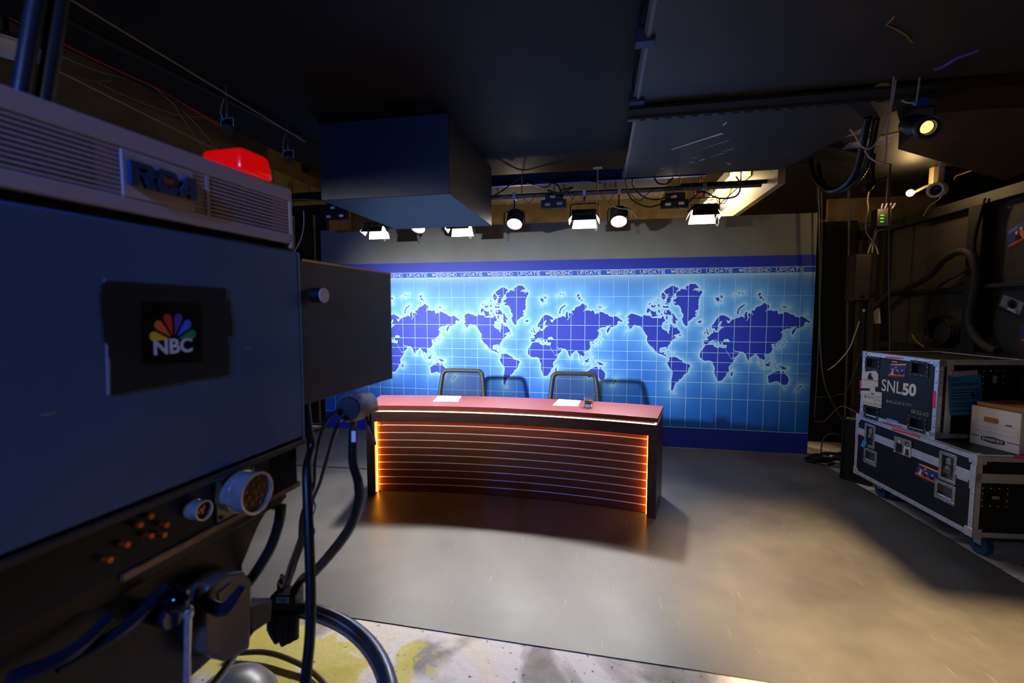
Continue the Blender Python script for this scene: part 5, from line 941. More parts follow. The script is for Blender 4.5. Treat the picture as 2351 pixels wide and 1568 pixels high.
kp = ony(1965, 752, sy+.07); build(MB().cyl((kp[0], sy+.07, kp[2]), (pp[0], sy+.08, kp[2]), .012, n=10), 'clamp_knob', GREYP, sps, smooth=True)
WC = mat('pale_cable', (190, 180, 165), .5); SPN = 5.10
for pts, lab in (([(1992, 582), (2000, 560), (2008, 548), (2015, 530), (2032, 527)], 'pale cable arching from the loudspeaker top to the rack unit'), ([(2002, 580), (2004, 560), (2006, 545), (2012, 522), (2018, 520)], 'second pale cable rising from the loudspeaker top'), ([(2016, 584), (2008, 560), (1990, 535), (1988, 510), (1993, 480), (1992, 455), (2000, 420)], 'pale cable winding up from the loudspeaker to the lit recess'),
                 ([(1973, 738), (1962, 770), (1950, 800), (1935, 820), (1915, 840), (1900, 850)], 'pale cable sloping off the speaker pole to the dark corner')):
    q_ = [ony(*p, SPN) for p in pts]
    if 'arching' in lab or 'second' in lab: q_[-1] = ony(*pts[-1], 5.0)
    if 'sloping' in lab: q_ = [ony(*p, 5.11) for p in pts]
    cable('speaker_cable', q_, .006, WC, lab); SPN += .018
for pts, Y, r_2, lab in (([(1878, 430), (1880, 520), (1882, 620), (1882, 720), (1884, 800), (1893, 880), (1920, 940), (1935, 965)], 5.1, .009, 'grey cable falling beside the right edge of the backdrop to the floor'), ([(1886, 440), (1886, 560), (1884, 660), (1880, 760), (1876, 860), (1870, 960)], 5.15, .006, 'thin cable hanging parallel to the backdrop edge'),
                    ([(2042, 425), (2041, 560), (2042, 680), (2044, 780), (2042, 810)], 4.6, .007, 'thin black cable hanging straight down past the loudspeaker'), ([(1948, 430), (1950, 560), (1946, 700), (1944, 850), (1940, 960)], 5.4, .012, 'dark vertical conduit in the corner behind the loudspeaker'),
                    ([(1868, 911), (1900, 911), (1925, 906), (1942, 900), (1960, 860), (1975, 812)], 5.115, .005, 'pale thin cable swinging across the dark corner'), ([(1870, 968), (1895, 965), (1925, 970), (1950, 975)], 4.9, .006, 'blue-grey cable looped across the corner above the cable pile'), ([(1890, 1010), (1900, 998), (1920, 997), (1935, 1012), (1945, 1030)], 4.8, .006, 'small cable hoop rising over the cable pile')):
    q_ = [ony(*p, Y) for p in pts]
    if 'small cable hoop' in lab: q_ = [ony(1884, 1048, 4.84), ony(1886, 1026, 4.82)]+q_+[ony(1946, 1052, 4.80)]
    if 'blue-grey' in lab: q_[-1] = np.array([2.335, 4.67, .561]); q_[-2] = np.array([2.25, 4.80, .60])
    if 'straight' in lab: q_.insert(0, np.array([q_[0][0], Y, 2.785]))
    cable('corner_cable', q_, r_2, mat('corner_cable', (70, 68, 66), .5), lab)
# rack unit with green LEDs
ru0, ru1 = ony(2012, 520, 4.95), ony(2048, 478, 4.95)
rk = empty('power_unit', ((ru0[0]+ru1[0])/2, 4.95, ru0[2]), 'small black electronic unit with green lights clamped by the wall top', 'electronic unit')
build(MB().box(ru0[0], ru1[0], 4.95, 5.05, ru0[2], ru1[2]), 'unit_case', FIXB, rk, bevel=.004)
GRN = mat('green_led', (60, 255, 60), .5, emit=(70, 255, 40), estr=2.5)
for k in range(3): build(MB().box(ru0[0]+.03, ru0[0]+.055, 4.946, 4.95, ru0[2]+.04+.03*k, ru0[2]+.046+.03*k), 'green_light', GRN, rk)
for k in range(4): build(MB().cyl((ru0[0]+.04+.03*k, 4.97, ru1[2]), (ru0[0]+.05+.035*k, 4.97, ru1[2]+.05), .008, n=8), 'plug', mat('plug_grey', (170, 165, 160), .5), rk, smooth=True)
build(MB().tube([(ru1[0]-.03, 5.0, ru1[2]), (ru1[0]-.02, 5.0, 2.78)], .01, 8), 'drop_arm', BLACK, rk, smooth=True)
# bare bulb lamp and white ring camera under the low ceiling
bp = ony(2090, 443, 4.75)
bb_ = empty('bare_bulb', bp, 'bare glowing warm bulb on a bracket under the low ceiling', 'lamp')
build(MB().sphere(bp, .03, 16, 10), 'bulb', mat('bulb_glow', (255, 220, 150), .5, emit=(255, 200, 110), estr=30.0), bb_, smooth=True)
build(MB().tube([bp+np.array([.03, .02, .0]), bp+np.array([.12, .03, .05]), bp+np.array([.2, .03, .08])], .012, 8), 'bulb_arm', mat('cream_trim', (176, 158, 118), .6), bb_, smooth=True)
build(MB().box(bp[0]+.17, bp[0]+.22, bp[1], bp[1]+.06, bp[2]+.06, 2.78), 'ceiling_bracket', mat('cream_trim', (176, 158, 118), .6), bb_, bevel=.003)
lamp('bulb_light', 'POINT', bb_, bp-np.array([.02, .045, .0]), (0, 0, 1), 7, (1, .66, .3), shadow_soft_size=.03)
rp_ = ony(2150, 436, 4.3); rg_ = empty('security_camera', rp_, 'white ring-shaped ceiling camera with a curly cord near the bare bulb', 'camera')
build(MB().lathe([(.058, -.05), (.062, .0), (.058, .025), (.042, .025), (.038, .0), (.0, -.01)], rp_, (-.75, -.6, -.15), 28), 'ring_body', mat('off_white_plastic', (205, 196, 184), .4), rg_, smooth=True)
build(MB().lathe([(.0, .0), (.036, .01)], rp_, (-.75, -.6, -.15), 24), 'lens_dome', BLACKM, rg_, smooth=True)
build(MB().tube([rp_, rp_+np.array([.05, .04, .08]), (rp_[0]+.06, rp_[1]+.05, 2.78)], .02, 8), 'mount', mat('off_white_plastic', (205, 196, 184), .4), rg_, smooth=True)
build(MB().tube([ony(*p, 4.35) for p in ((2162, 448), (2155, 458), (2135, 472), (2126, 485), (2120, 496))], .005, 8, sub=6), 'cord', mat('off_white_plastic', (205, 196, 184), .4), rg_, smooth=True)
# warm recess wall above the flats
ra, rb_ = ony(1925, 456, 5.9), ony(2080, 428, 5.9)
build(MB().box(ra[0]-.1, rb_[0]+.3, 5.9, 5.95, 2.5, 2.78), 'recess_panel', STUCCO, loc=(ra[0], 5.9, 2.5), label='ochre plaster strip lit by the bare bulb above the flats', cat='panel')
# spotlight under the ceiling panel
sl = onz(2128, 292, 2.49); ax = np.array([-.1, -.83, -.5]); ax = (CAM+np.array([1.3, .3, -.2])-sl); ax /= np.linalg.norm(ax)
sp_ = empty('ellipsoidal_spotlight', sl, 'black ellipsoidal spotlight with a warm glowing lens under the ceiling', 'spotlight')
build(MB().lathe([(.02, -.24), (.05, -.23), (.056, -.12), (.042, -.10), (.036, -.02), (.048, .0), (.05, .02), (.036, .02), (.034, -.01), (.0, -.012)], sl, ax, 26), 'lamp_barrel', FIXB, sp_, smooth=True)
build(MB().lathe([(.0, .0), (.02, -.002), (.031, -.006)], sl, ax, 24), 'lens', mat('spot_lens', (255, 230, 170), .2, emit=(255, 205, 120), estr=1.6, noise=.4, nscale=60), sp_, smooth=True)
build(MB().lathe([(.054, .0), (.06, .0), (.06, .022), (.054, .022)], sl, ax, 26, close=True), 'colour_frame', BRK, sp_, smooth=True)
build(MB().tube([sl-ax*.1+np.array([.08, 0, 0]), sl-ax*.1+np.array([.08, 0, .1]), sl-ax*.1+np.array([-.08, 0, .1]), sl-ax*.1+np.array([-.08, 0, 0])], .007, 8), 'yoke', FIXB, sp_, smooth=True)
pm = sl-ax*.1; build(MB().cyl(pm+np.array([0, 0, .1]), (pm[0], pm[1], 2.702), .01, n=8), 'stem', FIXB, sp_, smooth=True)
build(MB().box(pm[0]-.03, pm[0]+.03, pm[1]-.02, pm[1]+.02, pm[2]+.1, pm[2]+.16), 'clamp', mat('blue_clamp', (40, 70, 170), .4), sp_, bevel=.003)
# hanging air handler with warning sheets, hoses and white cords
ah0 = onz(1915, 330, 2.60)
AHB = mat('brown_duct', (64, 48, 34), .6, noise=.3, nscale=6)
dk = empty('hanging_duct', (2.35, 3.2, 2.55), 'dark brown sheet metal duct hanging under the low ceiling by the spotlight', 'duct')
mb = MB(); v_ = [(1.8, 3.0, 2.60), (3.0, 3.0, 2.60), (3.0, 4.2, 2.50), (1.95, 3.6, 2.60), (1.8, 3.0, 2.78), (3.0, 3.0, 2.78), (3.0, 4.2, 2.78), (1.95, 3.6, 2.78)]
mb.add(v_, [(0,3,2,1),(4,5,6,7),(0,1,5,4),(1,2,6,5),(2,3,7,6),(3,0,4,7)]); build(mb, 'duct_shell', AHB, dk, bevel=.003)
for pts, m_, nm in (([(1929, 316), (1995, 283), (2000, 300), (1966, 311)], mat('sheet_grey', (150, 140, 160), .6), 'paper'), ([(1950, 328), (2065, 303), (2038, 330), (1932, 344)], mat('sheet_grey', (150, 140, 160), .6), 'paper')):
    q = [onz(*p, 2.777) for p in pts]; mb = MB().add([tuple(p) for p in q]+[(p[0], p[1], p[2]+.003) for p in q], [(0,1,2,3),(7,6,5,4),(0,4,5,1),(1,5,6,2),(2,6,7,3),(3,7,4,0)])
    o = build(mb, 'warning_sheet', m_, label='pale printed notice stuck under the low ceiling, larger one with coloured blocks' if pts[0][0] > 1940 else 'pale blank notice stuck under the low ceiling, smaller one', cat='notice')
    if pts[0][0] > 1940:
        for a, c in ((((2016, 318), (2030, 312), (2026, 320), (2018, 323)), (190, 170, 50)), (((2040, 310), (2052, 307), (2046, 312), (2036, 313)), (190, 170, 50)), (((2035, 322), (2052, 314), (2046, 320), (2032, 327)), (150, 40, 40)), (((2015, 328), (2032, 324), (2028, 330), (2016, 331)), (60, 90, 190)), (((1962, 330), (2000, 322), (1995, 326), (1955, 333)), (220, 215, 225))):
            q2 = [onz(*p, 2.7764) for p in a]; build(MB().quad(*[tuple(v) for v in q2]), 'notice_block', mat('notice_%d_%d' % (c[0], c[1]), c, .6), o)
RIBH = mat('ribbed_hose', (15, 15, 19), .3, bump=.0)
for k, (pts, rad) in enumerate((([(1862, 368), (1868, 400), (1885, 425), (1908, 438), (1940, 425), (1962, 398), (1975, 360), (1984, 315), (1992, 268)], .022), ([(1880, 378), (1885, 410), (1900, 432), (1925, 438), (1955, 425), (1985, 390), (2000, 340), (2012, 272)], .02))):
    ya, yb = onz(*pts[0], 2.779)[1], onz(*pts[-1], 2.701)[1]      # hangs from the low ceiling to the panel underside
    P3 = spline([ony(*p, ya+(yb-ya)*i/(len(pts)-1)) for i, p in enumerate(pts)], 14); rr = [rad*(1.0 if i % 2 else .88) for i in range(len(P3))]
    build(MB().tube(P3, rr, 12), 'ribbed_hose', RIBH, smooth=True, label=('thick' if k == 0 else 'thinner')+' black ribbed hose hanging in a loop below the ceiling panel', cat='hose')
for pts, lab in (([(1951, 297), (1960, 306), (1975, 332), (1990, 342), (2005, 335), (2020, 310), (2035, 270), (2049, 232)], 'pale cord hanging in a deep loop in front of the black hoses'), ([(1985, 345), (1995, 360), (2010, 370), (2025, 374), (2032, 368), (2034, 350), (2036, 310), (2042, 262)], 'second pale cord drooping below the notices'), ([(2070, 230), (2080, 235), (2095, 236), (2103, 235)], 'short pale cord stub beside the spotlight clamp')):
    cy_ = 2.76 if 'second' in lab else 2.8; q_ = [ony(*p, cy_) for p in pts]; q_.append(np.array([q_[-1][0]+.01, cy_, 2.718]))
    cable('pale_cord', q_, .0045, mat('mauve_cord', (170, 150, 165), .5), lab, 'cord')
cable('bent_wire', linepx([(2053, 37), (2036, 57), (2060, 68), (2080, 80), (2095, 98)], 2.712), .0035, mat('tan_wire', (140, 112, 84), .5), 'bent tan wire taped flat on the near ceiling panel', 'wire', sub=0)
cable('violet_strip', linepx([(2144, 160), (2170, 150), (2200, 132), (2248, 115)], 2.712), .007, mat('violet_tube', (90, 70, 190), .4), 'slim violet tube under the dark ceiling near the spotlight', 'tube', sub=4)
cable('top_cable', [onx(*p, 3.04) for p in ((2190, 412), (2196, 404), (2215, 397), (2260, 380), (2320, 355), (2370, 330))], .008, mat('brown_cable', (90, 66, 40), .5), 'brown cable lying along the top of the dark flats')
cable('black_drop', [np.array([ony(1998, 400, 4.3)[0], 4.3, 2.79])]+[ony(*p, 4.3) for p in ((1998, 400), (2000, 418), (1995, 430), (1985, 434))], .03, BLACK, 'short fat black pipe end under the low ceiling', 'pipe')

# ================================================================== FLIGHT CASES
LAM = mat('black_laminate', (22, 22, 24), .45, noise=.35, nscale=9, bump=.05); nt, b_ = nodes_of(LAM)
HW = mat('dark_hardware', (58, 54, 52), .4, .7); DISH = mat('dish_dark', (24, 24, 26), .45, .4)
def rivet(fr, x, y, z, parent, m=None, r=.0045): build(MB(fr).sphere((x, y, z), r, 8, 4, (1, .5, 1)), 'rivet', m or CHROME, parent, smooth=True)
def dish_plate(fr, x, z, w, h, parent, rim, inner, name, bar=None, face='front'):
    # frame-local: x along face, z up, y=0 face plane, negative y towards viewer
    t = .016*min(1, w/.13); o = []
    pl = MB(fr)
    for (a, b, c, d2) in ((x, x+w, z, z+t*1.3), (x, x+w, z+h-t*1.3, z+h), (x, x+t*1.3, z+t*1.3, z+h-t*1.3), (x+w-t*1.3, x+w, z+t*1.3, z+h-t*1.3)): pl.box(a, b, -.004, .0, c, d2)
    o = build(pl, name, rim, parent, bevel=.0015)
    q = t*1.3
    build(MB(fr).box(x+q, x+w-q, .022, .024, z+q, z+h-q), 'dish_floor', inner, o)
    dw = MB(fr)
    for (a, b, c, d2) in ((x+q-.001, x+q+.001, z+q, z+h-q), (x+w-q-.001, x+w-q+.001, z+q, z+h-q), (x+q, x+w-q, z+q-.001, z+q+.001), (x+q, x+w-q, z+h-q-.001, z+h-q+.001)): dw.box(a, b, -.001, .024, c, d2)
    build(dw, 'dish_side', inner, o)
    for i in range(4):
        xx = x+.008+(w-.016)*i/3; rivet(fr, xx, -.004, z+.007, o); rivet(fr, xx, -.004, z+h-.007, o)
    for i in (1, 2):
        zz = z+h*i/3; rivet(fr, x+.007, -.004, zz, o); rivet(fr, x+w-.007, -.004, zz, o)
    return o
def case_shell(root, fr, L, H, Wd, holes_front, trim, tw, holes_end=()):
    """front skin with openings for the recessed dishes, other skins, edge trims"""
    def skin(face, L_, H_, holes, name):
        xs = sorted({0, L_}|{v for h in holes for v in (h[0], h[0]+h[2])}); zs = sorted({0, H_}|{v for h in holes for v in (h[1], h[1]+h[3])}); mb = MB(face)
        for i in range(len(xs)-1):
            for j in range(len(zs)-1):
                cx, cz = (xs[i]+xs[i+1])/2, (zs[j]+zs[j+1])/2
                if any(h[0] < cx < h[0]+h[2] and h[1] < cz < h[1]+h[3] for h in holes): continue
                mb.add([(xs[i], 0, zs[j]), (xs[i+1], 0, zs[j]), (xs[i+1], 0, zs[j+1]), (xs[i], 0, zs[j+1])], [(0, 1, 2, 3)])
        return build(mb, name, LAM, root)
    skin(fr, L, H, holes_front, 'front_panel')
    ef = sub(fr, (L, 0, 0), (0, 1, 0), (-1, 0, 0), (0, 0, 1)); skin(ef, Wd, H, holes_end, 'end_panel')
    lf = sub(fr, (0, Wd, 0), (0, -1, 0), (1, 0, 0), (0, 0, 1)); skin(lf, Wd, H, (), 'end_panel')
    bf = sub(fr, (L, Wd, 0), (-1, 0, 0), (0, -1, 0), (0, 0, 1)); skin(bf, L, H, (), 'back_panel')
    build(MB(fr).box(.002, L-.002, .002, Wd-.002, H-.003, H), 'lid_panel', LAM, root); build(MB(fr).box(.002, L-.002, .002, Wd-.002, 0, .003), 'base_panel', LAM, root)
    e = .003
    for (y0, y1) in ((-e, tw), (Wd-tw, Wd+e)):
        for (z0, z1) in ((-e, tw), (H-tw, H+e)):
            q = MB(fr); yy = (-e, .0015) if y0 < 0 else (Wd-.0015, Wd+e); zz = (-e, .0015) if z0 < 0 else (H-.0015, H+e)
            q.box(0, L, yy[0], yy[1], z0, z1); q.box(0, L, y0, y1, zz[0], zz[1]); build(q, 'edge_trim', trim, root)
        for (x0, x1) in ((-e, tw), (L-tw, L+e)):
            q = MB(fr); yy = (-e, .0015) if y0 < 0 else (Wd-.0015, Wd+e); xx = (-e, .0015) if x0 < 0 else (L-.0015, L+e)
            q.box(x0, x1, yy[0], yy[1], 0, H); q.box(xx[0], xx[1], y0, y1, 0, H); build(q, 'edge_trim', trim, root)
    for (x0, x1) in ((-e, tw), (L-tw, L+e)):
        for (z0, z1) in ((-e, tw), (H-tw, H+e)):
            q = MB(fr); xx = (-e, .0015) if x0 < 0 else (L-.0015, L+e); zz = (-e, .0015) if z0 < 0 else (H-.0015, H+e)
            q.box(xx[0], xx[1], 0, Wd, z0, z1); q.box(x0, x1, 0, Wd, zz[0], zz[1]); build(q, 'edge_trim', trim, root)
    return ef
def corners(root, fr, L, H, Wd, m, s=.045, ball=True):
    for x in (0, L):
        for y in (0, Wd):
            for z in (0, H):
                sx, sy_, sz = (1 if x == 0 else -1), (1 if y == 0 else -1), (1 if z == 0 else -1); q = MB(fr); e = .006
                def bx(a, b): return (min(a, b), max(a, b))
                X, Y2, Z2 = bx(x-sx*e, x+sx*s), bx(y-sy_*e, y+sy_*s), bx(z-sz*e, z+sz*s)
                q.box(*X, *bx(y-sy_*e, y-sy_*.002), *Z2); q.box(*X, *Y2, *bx(z-sz*e, z-sz*.002)); q.box(*bx(x-sx*e, x-sx*.002), *Y2, *Z2)
                o = build(q, 'corner_cap', m, root, bevel=.002)
                if ball: build(MB(fr).sphere((x+sx*.003, y+sy_*.003, z+sz*.003), .011, 14, 10), 'corner_ball', m, o, smooth=True)
                for (dx, dz) in ((.02, .035), (.035, .015)): rivet(fr, x+sx*dx, y-sy_*.006, z+sz*dz, o)
def flat(fr, pxs, name, m, parent, h=.0012, off=0.):
    """thin sheet on the front face (y=0) through photo pixels"""
    q = [fl(fr, *p) for p in pxs]
    if name == 'pink_tape': lo_ = min(v[1] for v in q); q = [(v[0], v[1]+max(0, .001-lo_)) for v in q]
    return build(MB(fr).prism_xz(q, -off-h, -off), name, m, parent)
def fl(fr, px, py):
    p = onp(px, py, fr.O, fr.ey); d2 = p-fr.O; return (float(d2@fr.ex), float(d2@fr.ez))
def fe(ef, px, py): return fl(ef, px, py)

# ---- lower trunk
LO = np.array([2.129, 4.278, .14]); lex = np.array([.0938, -.9956, 0]); ley = np.array([.9956, .0938, 0])
LF = frame(LO, lex, ley, (0, 0, 1)); LL_, LH, LW = 1.109, .50, .58
low = empty('flight_case', LF((LL_/2, LW/2, -.14)), 'long black flight case trunk on casters with aluminium edges and lid band', 'flight case')
c5_ = crop(1950, 940, 4.7516)
def rect(fr, c, x0, y0, x1, y1):   # pixel corners left-top, right-bottom of a face-on part
    a, b = fl(fr, *c(x0, y0)), fl(fr, *c(x1, y1)); return a, b
l1 = fl(LF, *c5_(172, 190)), fl(LF, *c5_(275, 435)); l2 = fl(LF, *c5_(987, 480)), fl(LF, *c5_(1160, 800)); h1 = fl(LF, *c5_(162, 425)), fl(LF, *c5_(298, 600)); h2 = fl(LF, *c5_(940, 758)), fl(LF, *c5_(1152, 1000))
lat_z0, lat_z1 = .265, .455; han_z0, han_z1 = .13, .255
latx = ((l1[0][0], l1[1][0]), (l2[0][0], l2[1][0])); hanx = ((h1[0][0], h1[1][0]), (h2[0][0], h2[1][0]))
holes = []
ins = .02
for a, b in latx: holes.append((a+ins, lat_z0+ins, b-a-2*ins, lat_z1-lat_z0-2*ins))
for a, b in hanx: holes.append((a+ins, han_z0+ins, b-a-2*ins, han_z1-han_z0-2*ins))
LE = case_shell(low, LF, LL_, LH, LW, holes, ALU, .03)
# lid band in three grooved runs, front and end
cuts = [0, latx[0][0], latx[0][1], latx[1][0], latx[1][1], LL_]
for k in (0, 2, 4):
    o = build(MB(LF).box(cuts[k], cuts[k+1], -.003, .0, .338, .395), 'lid_band', ALU, low)
    for j in range(5): build(MB(LF).box(cuts[k], cuts[k+1], -.005, -.003, .342+.011*j, .346+.011*j), 'band_rib', ALU, o)
build(MB(LE).box(0, LW, -.003, .0, .338, .395), 'lid_band', ALU, low)
corners(low, LF, LL_, LH, LW, ALU, .05, ball=False)
for a, b in latx:
    o = dish_plate(LF, a, lat_z0, b-a, lat_z1-lat_z0, low, STEEL, mat('dish_steel', (120, 122, 122), .35, .8), 'latch')
    cx, cz = (a+b)/2, (lat_z0+lat_z1)/2
    build(MB(LF).prism_xz([(cx-.03, cz-.035), (cx+.012, cz-.045), (cx+.03, cz-.01), (cx+.01, cz+.012), (cx-.02, cz+.005)], -.002, .006), 'butterfly', CHROME, o, bevel=.001)
    build(MB(LF).cyl((cx, .02, cz), (cx, -.004, cz), .014, n=16), 'latch_hub', STEEL, o, smooth=True); build(MB(LF).box(cx-.016, cx+.016, .0, .02, cz+.02, cz+.06), 'latch_hook', STEEL, o, bevel=.002)
for a, b in hanx:
    o = dish_plate(LF, a, han_z0, b-a, han_z1-han_z0, low, STEEL, mat('dish_steel', (120, 122, 122), .35, .8), 'handle')
    build(MB(LF).tube([(a+.025, .004, han_z0+.03), (b-.025, .004, han_z0+.03)], .008, 8), 'handle_bar', STEEL, o, smooth=True)
tagp = [c5_(*p) for p in ((165, 335), (205, 355), (180, 415), (135, 400))]; flat(LF, tagp, 'blue_tag', mat('blue_tag', (60, 140, 225), .5), low, .003, .008)
for i in range(14):
    x_ = .06+i*(LL_-.12)/13; rivet(LF, x_, -.003, LH-.015, low); rivet(LF, x_, -.003, .015, low)
for i in range(5):
    for x_ in (.015, LL_-.015): rivet(LF, x_, -.003, .08+i*.09, low)
hp_ = build(MB(LF).box(LL_-.035, LL_+.002, -.006, -.002, .29, .44), 'hinge_plate', ALU, low)
for i in range(5): rivet(LF, LL_-.024, -.006, .31+i*.028, hp_); rivet(LF, LL_-.01, -.006, .31+i*.028, hp_)
hp2 = build(MB(LF).box(-.002, .03, -.006, -.002, .29, .44), 'hinge_plate', ALU, low)
for i in range(5): rivet(LF, .014, -.006, .31+i*.028, hp2)
tg = flat(LF, [c5_(*p) for p in ((1178, 692), (1302, 735), (1298, 795), (1175, 750))], 'serial_plate', ALU, low, .002)
# end face handle
ea, eb = fe(LE, 2254, 1112), fe(LE, 2318, 1145)
e_o = dish_plate(LE, ea[0], .19, .15, .125, low, HW, DISH, 'handle'); build(MB(LE).tube([(ea[0]+.03, .002, .25), (ea[0]+.12, .002, .25)], .009, 8), 'handle_bar', RUBBER, e_o, smooth=True)
build(MB(LE).box(ea[0]+.055, ea[0]+.095, -.009, -.006, .243, .26), 'handle_label', mat('label_mauve', (150, 130, 150), .6), e_o)
# pictures and tape on the trunk
def setphoto(fr, pxs, parent, nm='sticker_print'):
    q = [fl(fr, *p) for p in pxs]; O = np.array(q[3]); ex = np.array(q[2])-O; ey = np.array(q[0])-O
    g_ = frame(fr((O[0], -.0012, O[1])), fr.ex*ex[0]+fr.ez*ex[1], fr.ex*ey[0]+fr.ez*ey[1], -fr.ey)
    o = build(MB(g_).box(0, 1, 0, 1, -.0012, 0), nm, PBLUE, parent)
    build(MB(g_).tri2d([(0, 0), (.75, 0), (1, .12), (1, .2), (0, .25)], .0004), 'desk_print', PORA, o); build(MB(g_).tri2d([(0, .0), (.75, 0), (1, .1), (0, .14)], .0006), 'desk_print', PRED, o)
    build(MB(g_).tri2d([(0, .9), (1, .88), (1, 1), (.1, 1)], .0004), 'title_print', mat('title_gold', (235, 170, 60), .5), o)
    mx0, mx1 = BX1-PERIOD, BX1
    for q2 in LAND[:2]+[LAND[28+3]]+LAND[33:35]+LAND[-3:-2]:
        pp_ = [(.08+.9*(x-mx0)/PERIOD, .25+.62*(z_-.65)/(1.85-.65)) for x, z_ in q2]
        if len(pp_) > 25: build(MB(g_).tri2d(pp_, .0004), 'map_print', PORA, o)
    for cx, c in ((.22, PSK), (.5, PDK), (.8, PDK)):
        build(MB(g_).tri2d([(cx-.09, .2), (cx+.09, .2), (cx+.05, .45), (cx-.05, .45)], .0008), 'figure_print', c, o); build(MB(g_).tri2d(blob(cx, .52, .045, .07), .0009), 'figure_print', PSK, o)
    return o
setphoto(LF, [c5_(*p) for p in ((760, 585), (938, 660), (925, 812), (712, 715))], low)
def bwphoto(fr, pxs, parent):
    q = [fl(fr, *p) for p in pxs]; O = np.array(q[3]); ex = np.array(q[2])-O; ey = np.array(q[0])-O
    g_ = frame(fr((O[0], -.005, O[1])), fr.ex*ex[0]+fr.ez*ex[1], fr.ex*ey[0]+fr.ez*ey[1], -fr.ey)
    o = build(MB(g_).box(0, 1, 0, 1, -.0012, 0), 'photo_print', PGR, parent)
    for poly, m_ in (([(.1, 0), (.5, 0), (.48, .6), (.15, .65)], PDK), ([(.55, 0), (.98, 0), (.95, .6), (.6, .6)], PLG), (blob(.3, .72, .07, .1), PLG), (blob(.75, .72, .13, .15), PDK), (blob(.75, .72, .09, .1), PLG), ([(.65, .05), (.9, .05), (.85, .45), (.7, .45)], PDK), ([(.0, 0), (1, 0), (1, .1), (0, .1)], PLG)):
        build(MB(g_).tri2d(poly, .0005), 'figure_print', m_, o)
    return o
bwphoto(LF, [c5_(*p) for p in ((498, 285), (690, 350), (680, 530), (492, 460))], low)
flat(LF, [c5_(*p) for p in ((475, 203), (775, 290), (772, 308), (472, 222))], 'red_tape', REDT, low, .002, .003)
# casters
CB = mat('caster_blue', (30, 70, 110), .45)
for (x_, y_) in ((.17, .118), (LL_-.07, .118), (.17, LW-.07), (LL_-.07, LW-.07)):
    o = build(MB(LF).box(x_-.045, x_+.045, y_-.035, y_+.035, -.012, -.003), 'caster', STEEL, low, bevel=.002)
    build(MB(LF).box(x_-.025, x_+.025, y_-.027, y_-.023, -.075, -.012).box(x_-.025, x_+.025, y_+.023, y_+.027, -.075, -.012).box(x_-.025, x_+.025, y_-.027, y_+.027, -.015, -.011), 'caster_fork', STEEL, o)
    build(MB(LF).cyl((x_, y_-.02, -.078), (x_, y_+.02, -.078), .062, n=26), 'caster_wheel', CB, o, smooth=True); build(MB(LF).cyl((x_, y_-.024, -.078), (x_, y_+.024, -.078), .02, n=14), 'caster_hub', HW, o, smooth=True)

# ---- upper case
UO = np.array([2.110, 4.195, .6490]); uex = np.array([.19, -.9818, 0]); uey = np.array([.9818, .19, 0])
UF = frame(UO, uex, uey, (0, 0, 1)); UL, UH, UW = .668, .528, .62
upc = empty('flight_case', UF((UL/2, UW/2, 0)), 'square black flight case lettered SNL50 standing on the long trunk', 'flight case')
c4_ = crop(1960, 800, 7.1273)
hs = [((170, 140), (450, 350)), ((920, 205), (1228, 460)), ((160, 925), (430, 1170)), ((880, 1095), (1195, 1395))]; dishes = []
for (a, b) in hs:
    p, q = fl(UF, *c4_(*a)), fl(UF, *c4_(*b)); cx = (p[0]+q[0])/2; cz = (p[1]+q[1])/2; dishes.append((cx-.074, cz-.055))
DWd, DHt = .148, .11
eh = (.27, .25, .125, .185)
UE = case_shell(upc, UF, UL, UH, UW, [(x+.02, z+.02, DWd-.04, DHt-.04) for x, z in dishes], ALU, .028)
corners(upc, UF, UL, UH, UW, STEEL, .042)
for x, z in dishes: dish_plate(UF, x, z, DWd, DHt, upc, HW, DISH, 'recessed_dish')
for i in range(6):
    x_ = .07+i*(UL-.14)/5; rivet(UF, x_, -.003, UH-.014, upc, HW); rivet(UF, x_, -.003, .014, upc, HW)
    rivet(UF, UL-.014, -.003, .07+i*.077, upc, HW); rivet(UF, .014, -.003, .07+i*.077, upc, HW); rivet(UE, .014, -.003, .07+i*.077, upc, HW)
UTX = sub(UF, (0, -.0008, 0), (1, 0, 0), (0, 0, 1), (0, -1, 0)); WP = mat('white_stencil', (230, 228, 224), .7); WPF = mat('faded_stencil', (150, 150, 152), .8)
def utext(body, a, b, h, m, bold=0.):   # a: left baseline px, b: right baseline px
    p, q = fl(UF, *c4_(*a)), fl(UF, *c4_(*b)); w_ = q[0]-p[0]; sl_ = (q[1]-p[1])/w_
    f2 = frame(UTX((p[0], p[1], 0)), UF.ex+UF.ez*sl_, UF.ez, -UF.ey); return text(f2, body, 0, 0, w_, h, 'stencil_lettering', m, upc, bold)
utext('SNL', (455, 690), (785, 750), .092, WP, .008); utext('50', (792, 765), (1020, 790), .092, WP, .045)
utext('845.624.5101', (535, 885), (940, 952), .0235, WPF, .01); utext('SK32-03', (940, 1055), (1222, 1120), .028, WPF, .008)
setphoto(UF, [c4_(*p) for p in ((598, 250), (858, 262), (835, 480), (568, 470))], upc)
NOTE = mat('note_paper', (210, 206, 206), .8)
n1 = flat(UF, [c4_(*p) for p in ((150, 385), (345, 365), (375, 368), (412, 430), (408, 630), (148, 600))], 'photo_note', NOTE, upc, .0012, .003)
ov = lambda pxs, m_, par, nm: flat(UF, [c4_(*p) for p in pxs], nm, m_, par, .0006, .0042)
ov(((232, 500), (240, 460), (262, 405), (295, 405), (300, 450), (325, 480), (325, 515)), PDK, n1, 'figure_print'); ov(((262, 400), (280, 392), (295, 400), (295, 430), (280, 440), (264, 430)), PGR, n1, 'figure_print'); ov(((150, 500), (410, 530), (410, 545), (150, 512)), PGR, n1, 'line_print')
